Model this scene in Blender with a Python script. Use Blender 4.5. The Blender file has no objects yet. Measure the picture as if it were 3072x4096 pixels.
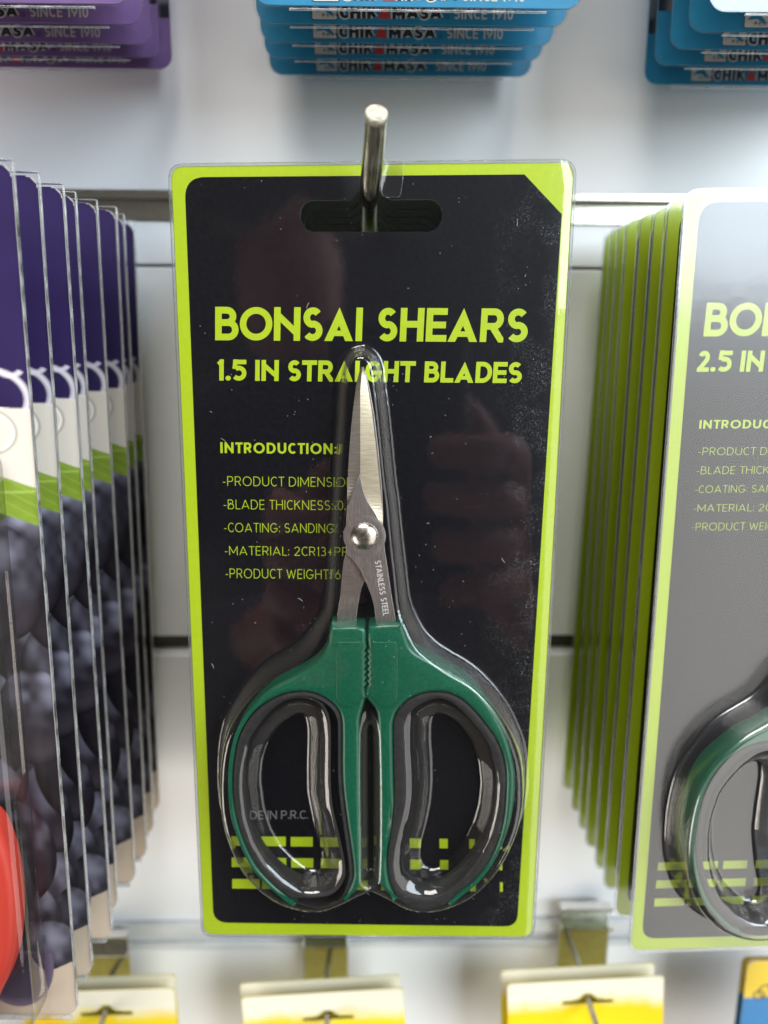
import bpy, bmesh, math, random
import numpy as np
from mathutils import Matrix, Vector

sc = bpy.context.scene
rnd = random.Random(7)
MM = 0.001
EYE = 1.5                       # height of the lens above the floor, metres

# ------------------------------------------------------------------ camera
PITCH, YAW, ROLL = 12.1, 1.1, 0.3
FPX, CX, CY = 3078.0, 1536.0, 2048.0
def cam_axes():
    p, y, r = map(math.radians, (PITCH, YAW, ROLL))
    fwd = np.array([math.sin(y)*math.cos(p), math.cos(y)*math.cos(p), -math.sin(p)])
    right = np.array([math.cos(y), -math.sin(y), 0.0]); up = np.cross(right, fwd)
    return right*math.cos(r)+up*math.sin(r), fwd, -right*math.sin(r)+up*math.cos(r)
AR, AF, AU = cam_axes()
def ray(u, v): return AF + AR*(u-CX)/FPX - AU*(v-CY)/FPX
def at(u, v, Y):                # point at depth Y (mm) seen in the photograph at u, v
    d = ray(u, v); return d*Y/d[1]

cam = bpy.data.cameras.new('camera'); co = bpy.data.objects.new('camera', cam)
sc.collection.objects.link(co); sc.camera = co
m3 = Matrix(((AR[0], AU[0], -AF[0]), (AR[1], AU[1], -AF[1]), (AR[2], AU[2], -AF[2])))
co.matrix_world = Matrix.Translation((0, 0, EYE)) @ m3.to_4x4()
cam.sensor_fit = 'HORIZONTAL'; cam.sensor_width = 36.0; cam.lens = 36.0*FPX/3072.0
cam.clip_start = 0.01; cam.clip_end = 50
cam.dof.use_dof = True; cam.dof.focus_distance = 0.199; cam.dof.aperture_fstop = 10.5

# ------------------------------------------------------------------ world, lamps, exposure
w = bpy.data.worlds.new('World'); sc.world = w; w.use_nodes = True
wn = w.node_tree.nodes; wl = w.node_tree.links
bg = wn['Background']
bg.inputs['Color'].default_value = (0.40, 0.36, 0.33, 1); bg.inputs['Strength'].default_value = 0.16

def area(name, loc, target, sx, sy, power, col, spread=180):
    l = bpy.data.lights.new(name, 'AREA'); l.shape = 'RECTANGLE'; l.size = sx; l.size_y = sy
    l.energy = power; l.color = col; l.spread = math.radians(spread)
    o = bpy.data.objects.new(name, l); sc.collection.objects.link(o)
    o.location = Vector(loc) + Vector((0, 0, EYE))
    d = Vector(target) + Vector((0, 0, EYE)) - o.location
    o.rotation_euler = d.to_track_quat('-Z', 'Y').to_euler(); return o
area('window_sky_light', (1.35, -1.15, 0.80), (0.0, 0.25, 0.80), 1.65, 1.30, 90, (0.82, 0.92, 1.0))
area('window_street_light', (1.35, -1.15, -0.92), (0.0, 0.25, -0.92), 1.65, 2.12, 30, (1.0, 0.96, 0.90))
area('shop_light', (-0.35, -0.80, 1.75), (0.0, 0.25, 0.05), 1.5, 1.0, 84, (1.0, 0.96, 0.91))
area('low_fill_light', (-1.1, -0.45, -0.75), (0.0, 0.28, -0.15), 0.7, 0.7, 14, (1.0, 0.92, 0.82))  # added warm fill from low on the left, no window there

sc.view_settings.view_transform = 'Standard'; sc.view_settings.look = 'None'
sc.view_settings.exposure = -0.28; sc.view_settings.gamma = 1.0
sc.render.engine = 'CYCLES'
sc.cycles.use_denoising = True
sc.cycles.transparent_max_bounces = 48; sc.cycles.max_bounces = 14
sc.cycles.glossy_bounces = 6; sc.cycles.transmission_bounces = 10
sc.cycles.caustics_reflective = False; sc.cycles.caustics_refractive = False
sc.cycles.sample_clamp_indirect = 4.0

# ------------------------------------------------------------------ materials
MAT = {}
def principled(name, col, rough=0.5, metal=0.0, spec=0.5, coat=0.0, **kw):
    m = bpy.data.materials.new(name); m.use_nodes = True
    b = m.node_tree.nodes['Principled BSDF']
    b.inputs['Base Color'].default_value = (*col, 1); b.inputs['Roughness'].default_value = rough
    b.inputs['Metallic'].default_value = metal; b.inputs['Specular IOR Level'].default_value = spec
    b.inputs['Coat Weight'].default_value = coat
    for k, v in kw.items(): b.inputs[k].default_value = v
    MAT[name] = m; return m
def nodes(m): return m.node_tree.nodes, m.node_tree.links, m.node_tree.nodes['Principled BSDF']
def noise_vary(m, scale, c0, c1, stretch=(1, 1, 1), lo=.35, hi=.65, detail=3, bump=0.0, rough=None):
    N, L, b = nodes(m)
    tc = N.new('ShaderNodeTexCoord'); mp = N.new('ShaderNodeMapping'); mp.inputs['Scale'].default_value = stretch
    n = N.new('ShaderNodeTexNoise'); n.inputs['Scale'].default_value = scale; n.inputs['Detail'].default_value = detail
    r = N.new('ShaderNodeValToRGB'); r.color_ramp.elements[0].position = lo; r.color_ramp.elements[1].position = hi
    r.color_ramp.elements[0].color = (*c0, 1); r.color_ramp.elements[1].color = (*c1, 1)
    L.new(tc.outputs['Object'], mp.inputs['Vector']); L.new(mp.outputs['Vector'], n.inputs['Vector'])
    L.new(n.outputs['Fac'], r.inputs['Fac']); L.new(r.outputs['Color'], b.inputs['Base Color'])
    if bump:
        bp = N.new('ShaderNodeBump'); bp.inputs['Strength'].default_value = bump; bp.inputs['Distance'].default_value = 0.0002
        L.new(n.outputs['Fac'], bp.inputs['Height']); L.new(bp.outputs['Normal'], b.inputs['Normal'])
    if rough:
        mr = N.new('ShaderNodeMapRange'); mr.inputs['To Min'].default_value = rough[0]; mr.inputs['To Max'].default_value = rough[1]
        L.new(n.outputs['Fac'], mr.inputs['Value']); L.new(mr.outputs['Result'], b.inputs['Roughness'])
    return m

noise_vary(principled('white_laminate', (.86, .87, .89), .42), 9, (.80, .81, .835), (.89, .895, .905), detail=7, bump=.2)
noise_vary(principled('wall_shadow_gap', (.10, .09, .08), .6), 60, (.09, .08, .075), (.14, .125, .11))
noise_vary(principled('aluminium', (.74, .72, .62), .28, 1.0), 300, (.68, .66, .56), (.82, .80, .70), (1, 30, 60), rough=(.2, .4))
noise_vary(principled('painted_rail', (.62, .63, .64), .3), 80, (.58, .59, .60), (.66, .67, .68))
noise_vary(principled('lime_ink', (.355, .485, .002), .5), 700, (.345, .475, .001), (.37, .50, .003))
noise_vary(principled('black_ink', (.003, .003, .005), .5, spec=.08), 900, (.002, .002, .0035), (.0045, .0045, .007), bump=.1)
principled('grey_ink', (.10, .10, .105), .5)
principled('pale_dust', (.42, .42, .40), .8)
principled('board_edge', (.42, .41, .38), .7)
principled('board_back', (.30, .30, .30), .7)
noise_vary(principled('green_plastic', (.001, .072, .036), .32, coat=.1), 1500, (.001, .062, .030), (.003, .086, .045), bump=.12)
noise_vary(principled('grey_rubber', (.018, .017, .018), .6, spec=.2), 900, (.014, .0135, .014), (.023, .022, .023), bump=.15)
noise_vary(principled('chrome', (.78, .77, .74), .12, 1.0), 500, (.72, .71, .68), (.84, .83, .80), rough=(.06, .2))
noise_vary(principled('rod_steel', (.38, .37, .33), .22, 1.0), 260, (.24, .23, .20), (.52, .50, .45), (5, 1, 1), rough=(.14, .32), bump=.2)
noise_vary(principled('cut_steel', (.40, .38, .30), .5, .4), 900, (.26, .25, .20), (.58, .55, .45), bump=.6)
principled('stamped_steel', (.66, .64, .61), .45, .35)
principled('red_paint', (.62, .05, .03), .4)
noise_vary(principled('satin_dome', (.58, .55, .49), .25, 1.0), 900, (.48, .45, .40), (.68, .65, .58), rough=(.2, .34))
def brushed(name, col, ang, rough, stretch, s=380):
    m = principled(name, col, rough, 1.0)
    N, L, b = nodes(m)
    tc = N.new('ShaderNodeTexCoord'); mp = N.new('ShaderNodeMapping')
    mp.inputs['Rotation'].default_value = (0, ang, 0); mp.inputs['Scale'].default_value = stretch
    n = N.new('ShaderNodeTexNoise'); n.inputs['Scale'].default_value = s; n.inputs['Detail'].default_value = 4
    r = N.new('ShaderNodeValToRGB'); r.color_ramp.elements[0].position = .3; r.color_ramp.elements[1].position = .7
    r.color_ramp.elements[0].color = tuple(c*.74 for c in col)+(1,); r.color_ramp.elements[1].color = tuple(min(1, c*1.16) for c in col)+(1,)
    bp = N.new('ShaderNodeBump'); bp.inputs['Strength'].default_value = .25; bp.inputs['Distance'].default_value = 0.00006
    L.new(tc.outputs['Object'], mp.inputs['Vector']); L.new(mp.outputs['Vector'], n.inputs['Vector'])
    L.new(n.outputs['Fac'], r.inputs['Fac']); L.new(r.outputs['Color'], b.inputs['Base Color'])
    L.new(n.outputs['Fac'], bp.inputs['Height']); L.new(bp.outputs['Normal'], b.inputs['Normal'])
    return m
brushed('steel_satin', (.41, .375, .355), 0, .42, (8, 1, 1), 500)
brushed('steel_ground', (.40, .37, .345), 0, .40, (.6, 1, 14), 420)
brushed('steel_bright', (.52, .46, .34), 0, .42, (.6, 1, 14), 420)

def clear(name, rough=.06, dust=.5, wav=.3, tint=(.985, .985, .985), boost=1.5, scr=0.0, milk=0.0, edge=.55, haze=0.0, wall=0.0, painted_glints=False):
    """thin clear plastic film: transparent + reflective both sides, a little dust and scuffing"""
    m = bpy.data.materials.new(name); m.use_nodes = True; N = m.node_tree.nodes; L = m.node_tree.links
    N.clear(); out = N.new('ShaderNodeOutputMaterial')
    tc = N.new('ShaderNodeTexCoord')
    wv = N.new('ShaderNodeTexNoise'); wv.inputs['Scale'].default_value = 28; wv.inputs['Detail'].default_value = 1.0
    bp = N.new('ShaderNodeBump'); bp.inputs['Strength'].default_value = wav; bp.inputs['Distance'].default_value = .0006
    L.new(tc.outputs['Object'], wv.inputs['Vector']); L.new(wv.outputs['Fac'], bp.inputs['Height'])
    w2 = N.new('ShaderNodeTexNoise'); w2.inputs['Scale'].default_value = 260; w2.inputs['Detail'].default_value = 2.0
    bp2 = N.new('ShaderNodeBump'); bp2.inputs['Strength'].default_value = wav*.35; bp2.inputs['Distance'].default_value = .00016
    L.new(tc.outputs['Object'], w2.inputs['Vector']); L.new(w2.outputs['Fac'], bp2.inputs['Height']); L.new(bp.outputs['Normal'], bp2.inputs['Normal']); bp = bp2
    fr = N.new('ShaderNodeFresnel'); L.new(bp.outputs['Normal'], fr.inputs['Normal'])
    ge = N.new('ShaderNodeNewGeometry'); io = N.new('ShaderNodeMapRange'); io.inputs['To Min'].default_value = 1.5; io.inputs['To Max'].default_value = 1/1.5
    L.new(ge.outputs['Backfacing'], io.inputs['Value']); L.new(io.outputs['Result'], fr.inputs['IOR'])   # same reflectance from either side of the film
    mu = N.new('ShaderNodeMath'); mu.operation = 'MULTIPLY'; mu.inputs[1].default_value = boost; mu.use_clamp = True
    L.new(fr.outputs['Fac'], mu.inputs[0])
    lw = N.new('ShaderNodeLayerWeight'); lw.inputs['Blend'].default_value = .5
    tr = N.new('ShaderNodeBsdfTransparent')
    mc = N.new('ShaderNodeMix'); mc.data_type = 'RGBA'
    mc.inputs['A'].default_value = (*tint, 1); mc.inputs['B'].default_value = (tint[0]*edge, tint[1]*edge*.96, tint[2]*edge*.92, 1)
    pw = N.new('ShaderNodeMath'); pw.operation = 'POWER'; pw.inputs[1].default_value = 2.0
    L.new(lw.outputs['Facing'], pw.inputs[0]); L.new(pw.outputs[0], mc.inputs['Factor'])
    L.new(mc.outputs['Result'], tr.inputs['Color'])
    gl = N.new('ShaderNodeBsdfGlossy'); gl.inputs['Roughness'].default_value = rough; L.new(bp.outputs['Normal'], gl.inputs['Normal'])
    mx = N.new('ShaderNodeMixShader'); L.new(mu.outputs[0], mx.inputs['Fac']); L.new(tr.outputs[0], mx.inputs[1]); L.new(gl.outputs[0], mx.inputs[2])
    gh = N.new('ShaderNodeBsdfGlossy'); gh.inputs['Roughness'].default_value = .42; gh.inputs['Color'].default_value = (.85, .92, 1, 1)
    mh = N.new('ShaderNodeMixShader'); mh.inputs['Fac'].default_value = haze; L.new(mx.outputs[0], mh.inputs[1]); L.new(gh.outputs[0], mh.inputs[2]); mx = mh
    df = N.new('ShaderNodeBsdfDiffuse'); df.inputs['Color'].default_value = (.75, .76, .78, 1)
    ds = N.new('ShaderNodeBsdfDiffuse'); ds.inputs['Color'].default_value = (.50, .46, .42, 1)
    p3 = N.new('ShaderNodeMath'); p3.operation = 'POWER'; p3.inputs[1].default_value = 2.6; L.new(lw.outputs['Facing'], p3.inputs[0])
    m3_ = N.new('ShaderNodeMath'); m3_.operation = 'MULTIPLY'; m3_.inputs[1].default_value = wall; L.new(p3.outputs[0], m3_.inputs[0])
    mw = N.new('ShaderNodeMixShader'); L.new(m3_.outputs[0], mw.inputs['Fac']); L.new(mx.outputs[0], mw.inputs[1]); L.new(ds.outputs[0], mw.inputs[2]); mx = mw
    # dust specks
    v = N.new('ShaderNodeTexVoronoi'); v.inputs['Scale'].default_value = 620; v.inputs['Randomness'].default_value = 1
    L.new(tc.outputs['Object'], v.inputs['Vector'])
    lt = N.new('ShaderNodeMath'); lt.operation = 'LESS_THAN'; lt.inputs[1].default_value = .085; L.new(v.outputs['Distance'], lt.inputs[0])
    n2 = N.new('ShaderNodeTexNoise'); n2.inputs['Scale'].default_value = 90; L.new(tc.outputs['Object'], n2.inputs['Vector'])
    g2 = N.new('ShaderNodeMath'); g2.operation = 'GREATER_THAN'; g2.inputs[1].default_value = .57; L.new(n2.outputs['Fac'], g2.inputs[0])
    d = N.new('ShaderNodeMath'); d.operation = 'MULTIPLY'; L.new(lt.outputs[0], d.inputs[0]); L.new(g2.outputs[0], d.inputs[1])
    d2 = N.new('ShaderNodeMath'); d2.operation = 'MULTIPLY'; d2.inputs[1].default_value = dust; L.new(d.outputs[0], d2.inputs[0])
    last = d2.outputs[0]
    if painted_glints:  # pale patches paint the broken highlights along the flange edges
        pn_ = N.new('ShaderNodeTexNoise'); pn_.inputs['Scale'].default_value = 170; pn_.inputs['Detail'].default_value = 3; L.new(tc.outputs['Object'], pn_.inputs['Vector'])
        pc = N.new('ShaderNodeMapRange'); pc.inputs['From Min'].default_value = .38; pc.inputs['From Max'].default_value = .68; pc.inputs['To Max'].default_value = milk*2.2; L.new(pn_.outputs['Fac'], pc.inputs['Value'])
        ma_ = N.new('ShaderNodeMath'); ma_.operation = 'MAXIMUM'; L.new(pc.outputs[0], ma_.inputs[0]); L.new(last, ma_.inputs[1]); last = ma_.outputs[0]
    elif scr or milk:
        # scuffs near the right edge of the film: short scratches in patches
        sx = N.new('ShaderNodeSeparateXYZ'); L.new(tc.outputs['Object'], sx.inputs[0])
        mr = N.new('ShaderNodeMapRange'); mr.inputs['From Min'].default_value = .030; mr.inputs['From Max'].default_value = .046
        L.new(sx.outputs['X'], mr.inputs['Value'])
        sn = N.new('ShaderNodeTexNoise'); sn.inputs['Scale'].default_value = 900; sn.inputs['Detail'].default_value = 5; sn.inputs['Distortion'].default_value = 4.0
        L.new(tc.outputs['Object'], sn.inputs['Vector'])
        sr = N.new('ShaderNodeMapRange'); sr.inputs['From Min'].default_value = .55; sr.inputs['From Max'].default_value = .85; L.new(sn.outputs['Fac'], sr.inputs['Value'])
        pn = N.new('ShaderNodeTexNoise'); pn.inputs['Scale'].default_value = 110; pn.inputs['Detail'].default_value = 3; L.new(tc.outputs['Object'], pn.inputs['Vector'])
        pr_ = N.new('ShaderNodeMapRange'); pr_.inputs['From Min'].default_value = .42; pr_.inputs['From Max'].default_value = .66; L.new(pn.outputs['Fac'], pr_.inputs['Value'])
        pm = N.new('ShaderNodeMath'); pm.operation = 'MULTIPLY'; L.new(mr.outputs[0], pm.inputs[0]); L.new(pr_.outputs[0], pm.inputs[1])
        m1 = N.new('ShaderNodeMath'); m1.operation = 'MULTIPLY'; L.new(pm.outputs[0], m1.inputs[0]); L.new(sr.outputs[0], m1.inputs[1])
        m2 = N.new('ShaderNodeMath'); m2.operation = 'MULTIPLY_ADD'; m2.inputs[1].default_value = scr; m2.inputs[2].default_value = milk; L.new(m1.outputs[0], m2.inputs[0])
        mm = N.new('ShaderNodeMath'); mm.operation = 'MAXIMUM'; L.new(m2.outputs[0], mm.inputs[0]); L.new(last, mm.inputs[1]); last = mm.outputs[0]
    mx2 = N.new('ShaderNodeMixShader'); L.new(last, mx2.inputs['Fac']); L.new(mx.outputs[0], mx2.inputs[1]); L.new(df.outputs[0], mx2.inputs[2])
    L.new(mx2.outputs[0], out.inputs['Surface'])
    MAT[name] = m; return m
clear('clear_film', scr=.34, dust=.2, milk=0.0, wav=.25, haze=.008, rough=.042, boost=1.8, wall=.13)
clear('clear_film_wavy', scr=.15, dust=.15, milk=0.0, wav=.42, haze=.03, rough=.17, boost=2.5, wall=.12)
clear('clear_box', dust=.12, wav=.4, milk=0.004, rough=.04)
clear('clear_flange', rough=.12, dust=0.1, wav=.6, boost=2.4, milk=.17, tint=(.92, .93, .95), painted_glints=True)
clear('clear_rim', rough=.08, dust=0.1, wav=.6, boost=2.2, milk=.05, tint=(.94, .95, .96))

def vcol(name, rough=.35, spec=.5, coat=.4):
    m = principled(name, (1, 1, 1), rough, spec=spec, coat=coat); N, L, b = nodes(m)
    a = N.new('ShaderNodeAttribute'); a.attribute_name = 'print'
    L.new(a.outputs['Color'], b.inputs['Base Color']); b.inputs['Coat Roughness'].default_value = .08; return m
vcol('printed_board')
vcol('printed_paper', .6, .3, 0.0)

# ------------------------------------------------------------------ object helpers
COL = sc.collection
def link(name, mesh, parent=None, mat=None, smooth=False):
    o = bpy.data.objects.new(name, mesh); COL.objects.link(o)
    if mat is not None:
        mesh.materials.clear()
        for mm_ in (mat if isinstance(mat, (list, tuple)) else [mat]): mesh.materials.append(MAT[mm_])
    if parent is not None: o.parent = parent
    if smooth: mesh.polygons.foreach_set('use_smooth', [True]*len(mesh.polygons))
    return o
def tag(o, label=None, cat=None, group=None, kind=None):
    if label: o['label'] = label
    if cat: o['category'] = cat
    if group: o['group'] = group
    if kind: o['kind'] = kind
    return o
def empty(name, mat4):
    o = bpy.data.objects.new(name, None); COL.objects.link(o); o.empty_display_size = .01
    o.matrix_world = mat4; return o
def copy_tree(o, parent=None):
    c = o.copy(); COL.objects.link(c)
    if parent is not None: c.parent = parent
    for ch in [x for x in COL.objects if x.parent == o]: copy_tree(ch, c)
    return c

def mesh_from(verts, faces, name='mesh', scale=MM):
    me = bpy.data.meshes.new(name)
    me.from_pydata([tuple(float(a)*scale for a in v) for v in verts], [], faces); me.update(); return me

# flat shapes: points (x, z) in mm in the plane of the thing, h = height towards the viewer (-y)
def shape(contours, h0, h1, bevel=0.0, seg=2):
    """solid slab with outline contours[0], holes contours[1:], from h0 (back) to h1 (front)"""
    cu = bpy.data.curves.new('shape', 'CURVE'); cu.dimensions = '2D'; cu.fill_mode = 'BOTH'
    th = h1-h0; cu.extrude = max(0.0, th/2-bevel); cu.bevel_depth = bevel; cu.bevel_resolution = seg; cu.offset = -bevel
    for c in contours:
        s = cu.splines.new('POLY'); s.points.add(len(c)-1)
        for i, p in enumerate(c): s.points[i].co = (p[0], p[1], 0, 1)
        s.use_cyclic_u = True
    ob = bpy.data.objects.new('tmp', cu)
    me = bpy.data.meshes.new_from_object(ob); bpy.data.objects.remove(ob); bpy.data.curves.remove(cu)
    n = len(me.vertices); a = np.empty(n*3); me.vertices.foreach_get('co', a); a = a.reshape(-1, 3)
    b = np.stack([a[:, 0], -(a[:, 2]+(h0+h1)/2), a[:, 1]], 1)*MM
    me.vertices.foreach_set('co', b.ravel())
    bm = bmesh.new(); bm.from_mesh(me); bmesh.ops.remove_doubles(bm, verts=bm.verts, dist=1e-7)
    bmesh.ops.recalc_face_normals(bm, faces=bm.faces); bm.to_mesh(me); bm.free(); me.update(); return me
def flat(contours, h):
    cu = bpy.data.curves.new('shape', 'CURVE'); cu.dimensions = '2D'; cu.fill_mode = 'BOTH'
    for c in contours:
        s = cu.splines.new('POLY'); s.points.add(len(c)-1)
        for i, p in enumerate(c): s.points[i].co = (p[0], p[1], 0, 1)
        s.use_cyclic_u = True
    ob = bpy.data.objects.new('tmp', cu)
    me = bpy.data.meshes.new_from_object(ob); bpy.data.objects.remove(ob); bpy.data.curves.remove(cu)
    n = len(me.vertices); a = np.empty(n*3); me.vertices.foreach_get('co', a); a = a.reshape(-1, 3)
    b = np.stack([a[:, 0], -np.full(n, h), a[:, 1]], 1)*MM
    me.vertices.foreach_set('co', b.ravel()); me.update(); return me
def rrect(x0, z0, x1, z1, r, n=6):
    out = []
    for cx, cz, a0 in ((x1-r, z1-r, 0), (x0+r, z1-r, 90), (x0+r, z0+r, 180), (x1-r, z0+r, 270)):
        for i in range(n+1):
            a = math.radians(a0+90*i/n); out.append((cx+r*math.cos(a), cz+r*math.sin(a)))
    return out
def round_poly(pts, rad, n=6):
    """round the corners of a polygon; rad: one radius per corner"""
    out = []; N = len(pts)
    for i in range(N):
        p = np.array(pts[i], float); a = np.array(pts[i-1], float)-p; b = np.array(pts[(i+1) % N], float)-p
        la, lb = np.linalg.norm(a), np.linalg.norm(b); a /= la; b /= lb
        r = rad[i]
        if r <= 0: out.append(tuple(p)); continue
        th = math.acos(max(-1, min(1, float(a@b)))); t = min(r/math.tan(th/2), la*.49, lb*.49)
        p0, p1 = p+a*t, p+b*t
        for k in range(n+1):
            s = k/n; q = (1-s)**2*p0+2*s*(1-s)*p+s*s*p1
            if n > 1: out.append(tuple(q))
    return out
def smooth_closed(pts, n=4):
    """Catmull-Rom through a closed list of points"""
    P = np.array(pts, float); N = len(P); out = []
    for i in range(N):
        a, b, c, d = P[i-1], P[i], P[(i+1) % N], P[(i+2) % N]
        for k in range(n):
            t = k/n
            out.append(tuple(.5*((2*b)+(-a+c)*t+(2*a-5*b+4*c-d)*t*t+(-a+3*b-3*c+d)*t**3)))
    return out
def smooth_open(pts, n=4):
    P = [np.array(p, float) for p in pts]; P = [2*P[0]-P[1]]+P+[2*P[-1]-P[-2]]; out = []
    for i in range(1, len(P)-2):
        a, b, c, d = P[i-1], P[i], P[i+1], P[i+2]
        for k in range(n):
            t = k/n; out.append(tuple(.5*((2*b)+(-a+c)*t+(2*a-5*b+4*c-d)*t*t+(-a+3*b-3*c+d)*t**3)))
    out.append(tuple(P[-2])); return out
def box_data(x0, x1, y0, y1, z0, z1, base=0):
    v = [(x, y, z) for x in (x0, x1) for y in (y0, y1) for z in (z0, z1)]
    f = [(0, 1, 3, 2), (4, 6, 7, 5), (0, 4, 5, 1), (2, 3, 7, 6), (0, 2, 6, 4), (1, 5, 7, 3)]
    return v, [tuple(i+base for i in q) for q in f]
def boxes(lst, bevel=0.0):
    V, F = [], []
    for b in lst:
        v, f = box_data(*b, base=len(V)); V += v; F += f
    me = mesh_from(V, F)
    if bevel:
        bm = bmesh.new(); bm.from_mesh(me)
        bmesh.ops.bevel(bm, geom=list(bm.edges), offset=bevel*MM, segments=2, affect='EDGES', profile=.5)
        bm.to_mesh(me); bm.free()
    return me
def tube(path, r, n=20, cap=True):
    P = [np.array(p, float) for p in path]; V, F = [], []
    ref = np.array([1.0, 0, 0])
    for i, p in enumerate(P):
        t = P[min(i+1, len(P)-1)]-P[max(i-1, 0)]; t /= np.linalg.norm(t)
        u = ref-t*(ref@t); u /= np.linalg.norm(u); v = np.cross(t, u)
        rr = r[i] if isinstance(r, (list, tuple)) else r
        for k in range(n):
            a = 2*math.pi*k/n; V.append(p+rr*(math.cos(a)*u+math.sin(a)*v))
    for i in range(len(P)-1):
        for k in range(n):
            F.append((i*n+k, i*n+(k+1) % n, (i+1)*n+(k+1) % n, (i+1)*n+k))
    if cap:
        F.append(tuple(range(n))[::-1]); F.append(tuple((len(P)-1)*n+k for k in range(n)))
    me = mesh_from(V, F)
    bm = bmesh.new(); bm.from_mesh(me); bmesh.ops.recalc_face_normals(bm, faces=bm.faces); bm.to_mesh(me); bm.free()
    me.polygons.foreach_set('use_smooth', [len(p.vertices) == 4 for p in me.polygons]); return me
def join(meshes):
    bm = bmesh.new()
    for m in meshes: bm.from_mesh(m)
    me = bpy.data.meshes.new('mesh'); bm.to_mesh(me); bm.free()
    for m in meshes: bpy.data.meshes.remove(m)
    return me

# ------------------------------------------------------------------ stroke lettering (capitals drawn as strokes)
def arc(cx, cy, rx, ry, a0, a1, n=14):
    return [(cx+rx*math.cos(math.radians(a0+(a1-a0)*i/n)), cy+ry*math.sin(math.radians(a0+(a1-a0)*i/n))) for i in range(n+1)]
S_CURVE = arc(.5, .745, .46, .255, 35, 180, 10)+arc(.5, .745, .46, .255, 190, 262, 5)+arc(.5, .255, .5, .255, 82, 0, 6)+arc(.5, .255, .5, .255, -8, -145, 10)
GL = {  # width, strokes on a 0..1 box of stroke centre lines
 'A': (.78, [[(0, 0), (.5, 1)], [(1, 0), (.5, 1)], [(.2, .28), (.8, .28)]]),
 'B': (.62, [[(0, 0), (0, 1)], [(0, 1), (.5, 1)]+arc(.5, .77, .36, .23, 90, -90, 10)+[(0, .54)], [(.5, .54)]+arc(.6, .27, .40, .27, 90, -90, 10)+[(0, 0)]]),
 'C': (.64, [arc(.56, .5, .56, .5, 48, 312, 24)]),
 'D': (.70, [[(0, 0), (0, 1)], [(0, 1), (.35, 1)]+arc(.4, .5, .6, .5, 85, -85, 16)+[(.35, 0), (0, 0)]]),
 'E': (.50, [[(0, 0), (0, 1)], [(0, 1), (1, 1)], [(0, .5), (.92, .5)], [(0, 0), (1, 0)]]),
 'G': (.80, [arc(.5, .5, .5, .5, 42, 345, 26)+[(1, .42), (.55, .42)]]),
 'H': (.68, [[(0, 0), (0, 1)], [(1, 0), (1, 1)], [(0, .52), (1, .52)]]),
 'I': (.0, [[(0, 0), (0, 1)]]),
 'K': (.62, [[(0, 0), (0, 1)], [(.95, 1), (0, .42)], [(.35, .62), (1, 0)]]),
 'L': (.48, [[(0, 1), (0, 0)], [(0, 0), (1, 0)]]),
 'M': (.84, [[(0, 0), (0, 1)], [(0, 1), (.5, .2)], [(.5, .2), (1, 1)], [(1, 1), (1, 0)]]),
 'N': (.70, [[(0, 0), (0, 1)], [(0, 1), (1, 0)], [(1, 0), (1, 1)]]),
 'O': (.88, [arc(.5, .5, .5, .5, 0, 360, 36)]),
 'P': (.58, [[(0, 0), (0, 1)], [(0, 1), (.5, 1)]+arc(.6, .73, .40, .27, 88, -88, 12)+[(0, .46)]]),
 'R': (.60, [[(0, 0), (0, 1)], [(0, 1), (.5, 1)]+arc(.6, .73, .36, .27, 88, -88, 12)+[(0, .46)], [(.5, .46), (1, 0)]]),
 'S': (.56, [S_CURVE]),
 'T': (.56, [[(.5, 0), (.5, 1)], [(0, 1), (1, 1)]]),
 'U': (.68, [[(0, 1), (0, .38)]+arc(.5, .38, .5, .38, 180, 360, 16)+[(1, 1)]]),
 'W': (1.0, [[(0, 1), (.25, 0)], [(.25, 0), (.5, .9)], [(.5, .9), (.75, 0)], [(.75, 0), (1, 1)]]),
 '1': (.18, [[(1, 0), (1, 1)], [(1, 1), (0, .84)]]),
 '0': (.56, [arc(.5, .5, .5, .5, 0, 360, 30)]),
 '2': (.56, [arc(.5, .72, .48, .28, 160, -25, 14)+[(0, 0)], [(0, 0), (1, 0)]]),
 '3': (.54, [arc(.45, .76, .46, .24, 140, -80, 12), arc(.45, .27, .52, .27, 95, -140, 14)]),
 '5': (.54, [[(.95, 1), (.12, 1)], [(.12, 1), (.05, .58)], arc(.45, .32, .52, .32, 125, -140, 18)]),
 '6': (.58, [arc(.5, .31, .5, .31, 0, 360, 24), [(.75, 1), (.04, .42)]]),
 '9': (.58, [arc(.5, .69, .5, .31, 0, 360, 24), [(.25, 0), (.96, .58)]]),
 '-': (.26, [[(0, .36), (1, .36)]]), '+': (.50, [[(0, .42), (1, .42)], [(.5, .08), (.5, .76)]]),
 ':': (.0, [[(0, .02), (0, .16)], [(0, .56), (0, .70)]]), '.': (.0, [[(0, -.02), (0, .14)]]),
 '"': (.18, [[(0, 1), (0, .75)], [(1, 1), (1, .75)]]),
 '(': (.2, [arc(1, .45, 1, .65, 120, 240, 10)]),
}
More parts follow.
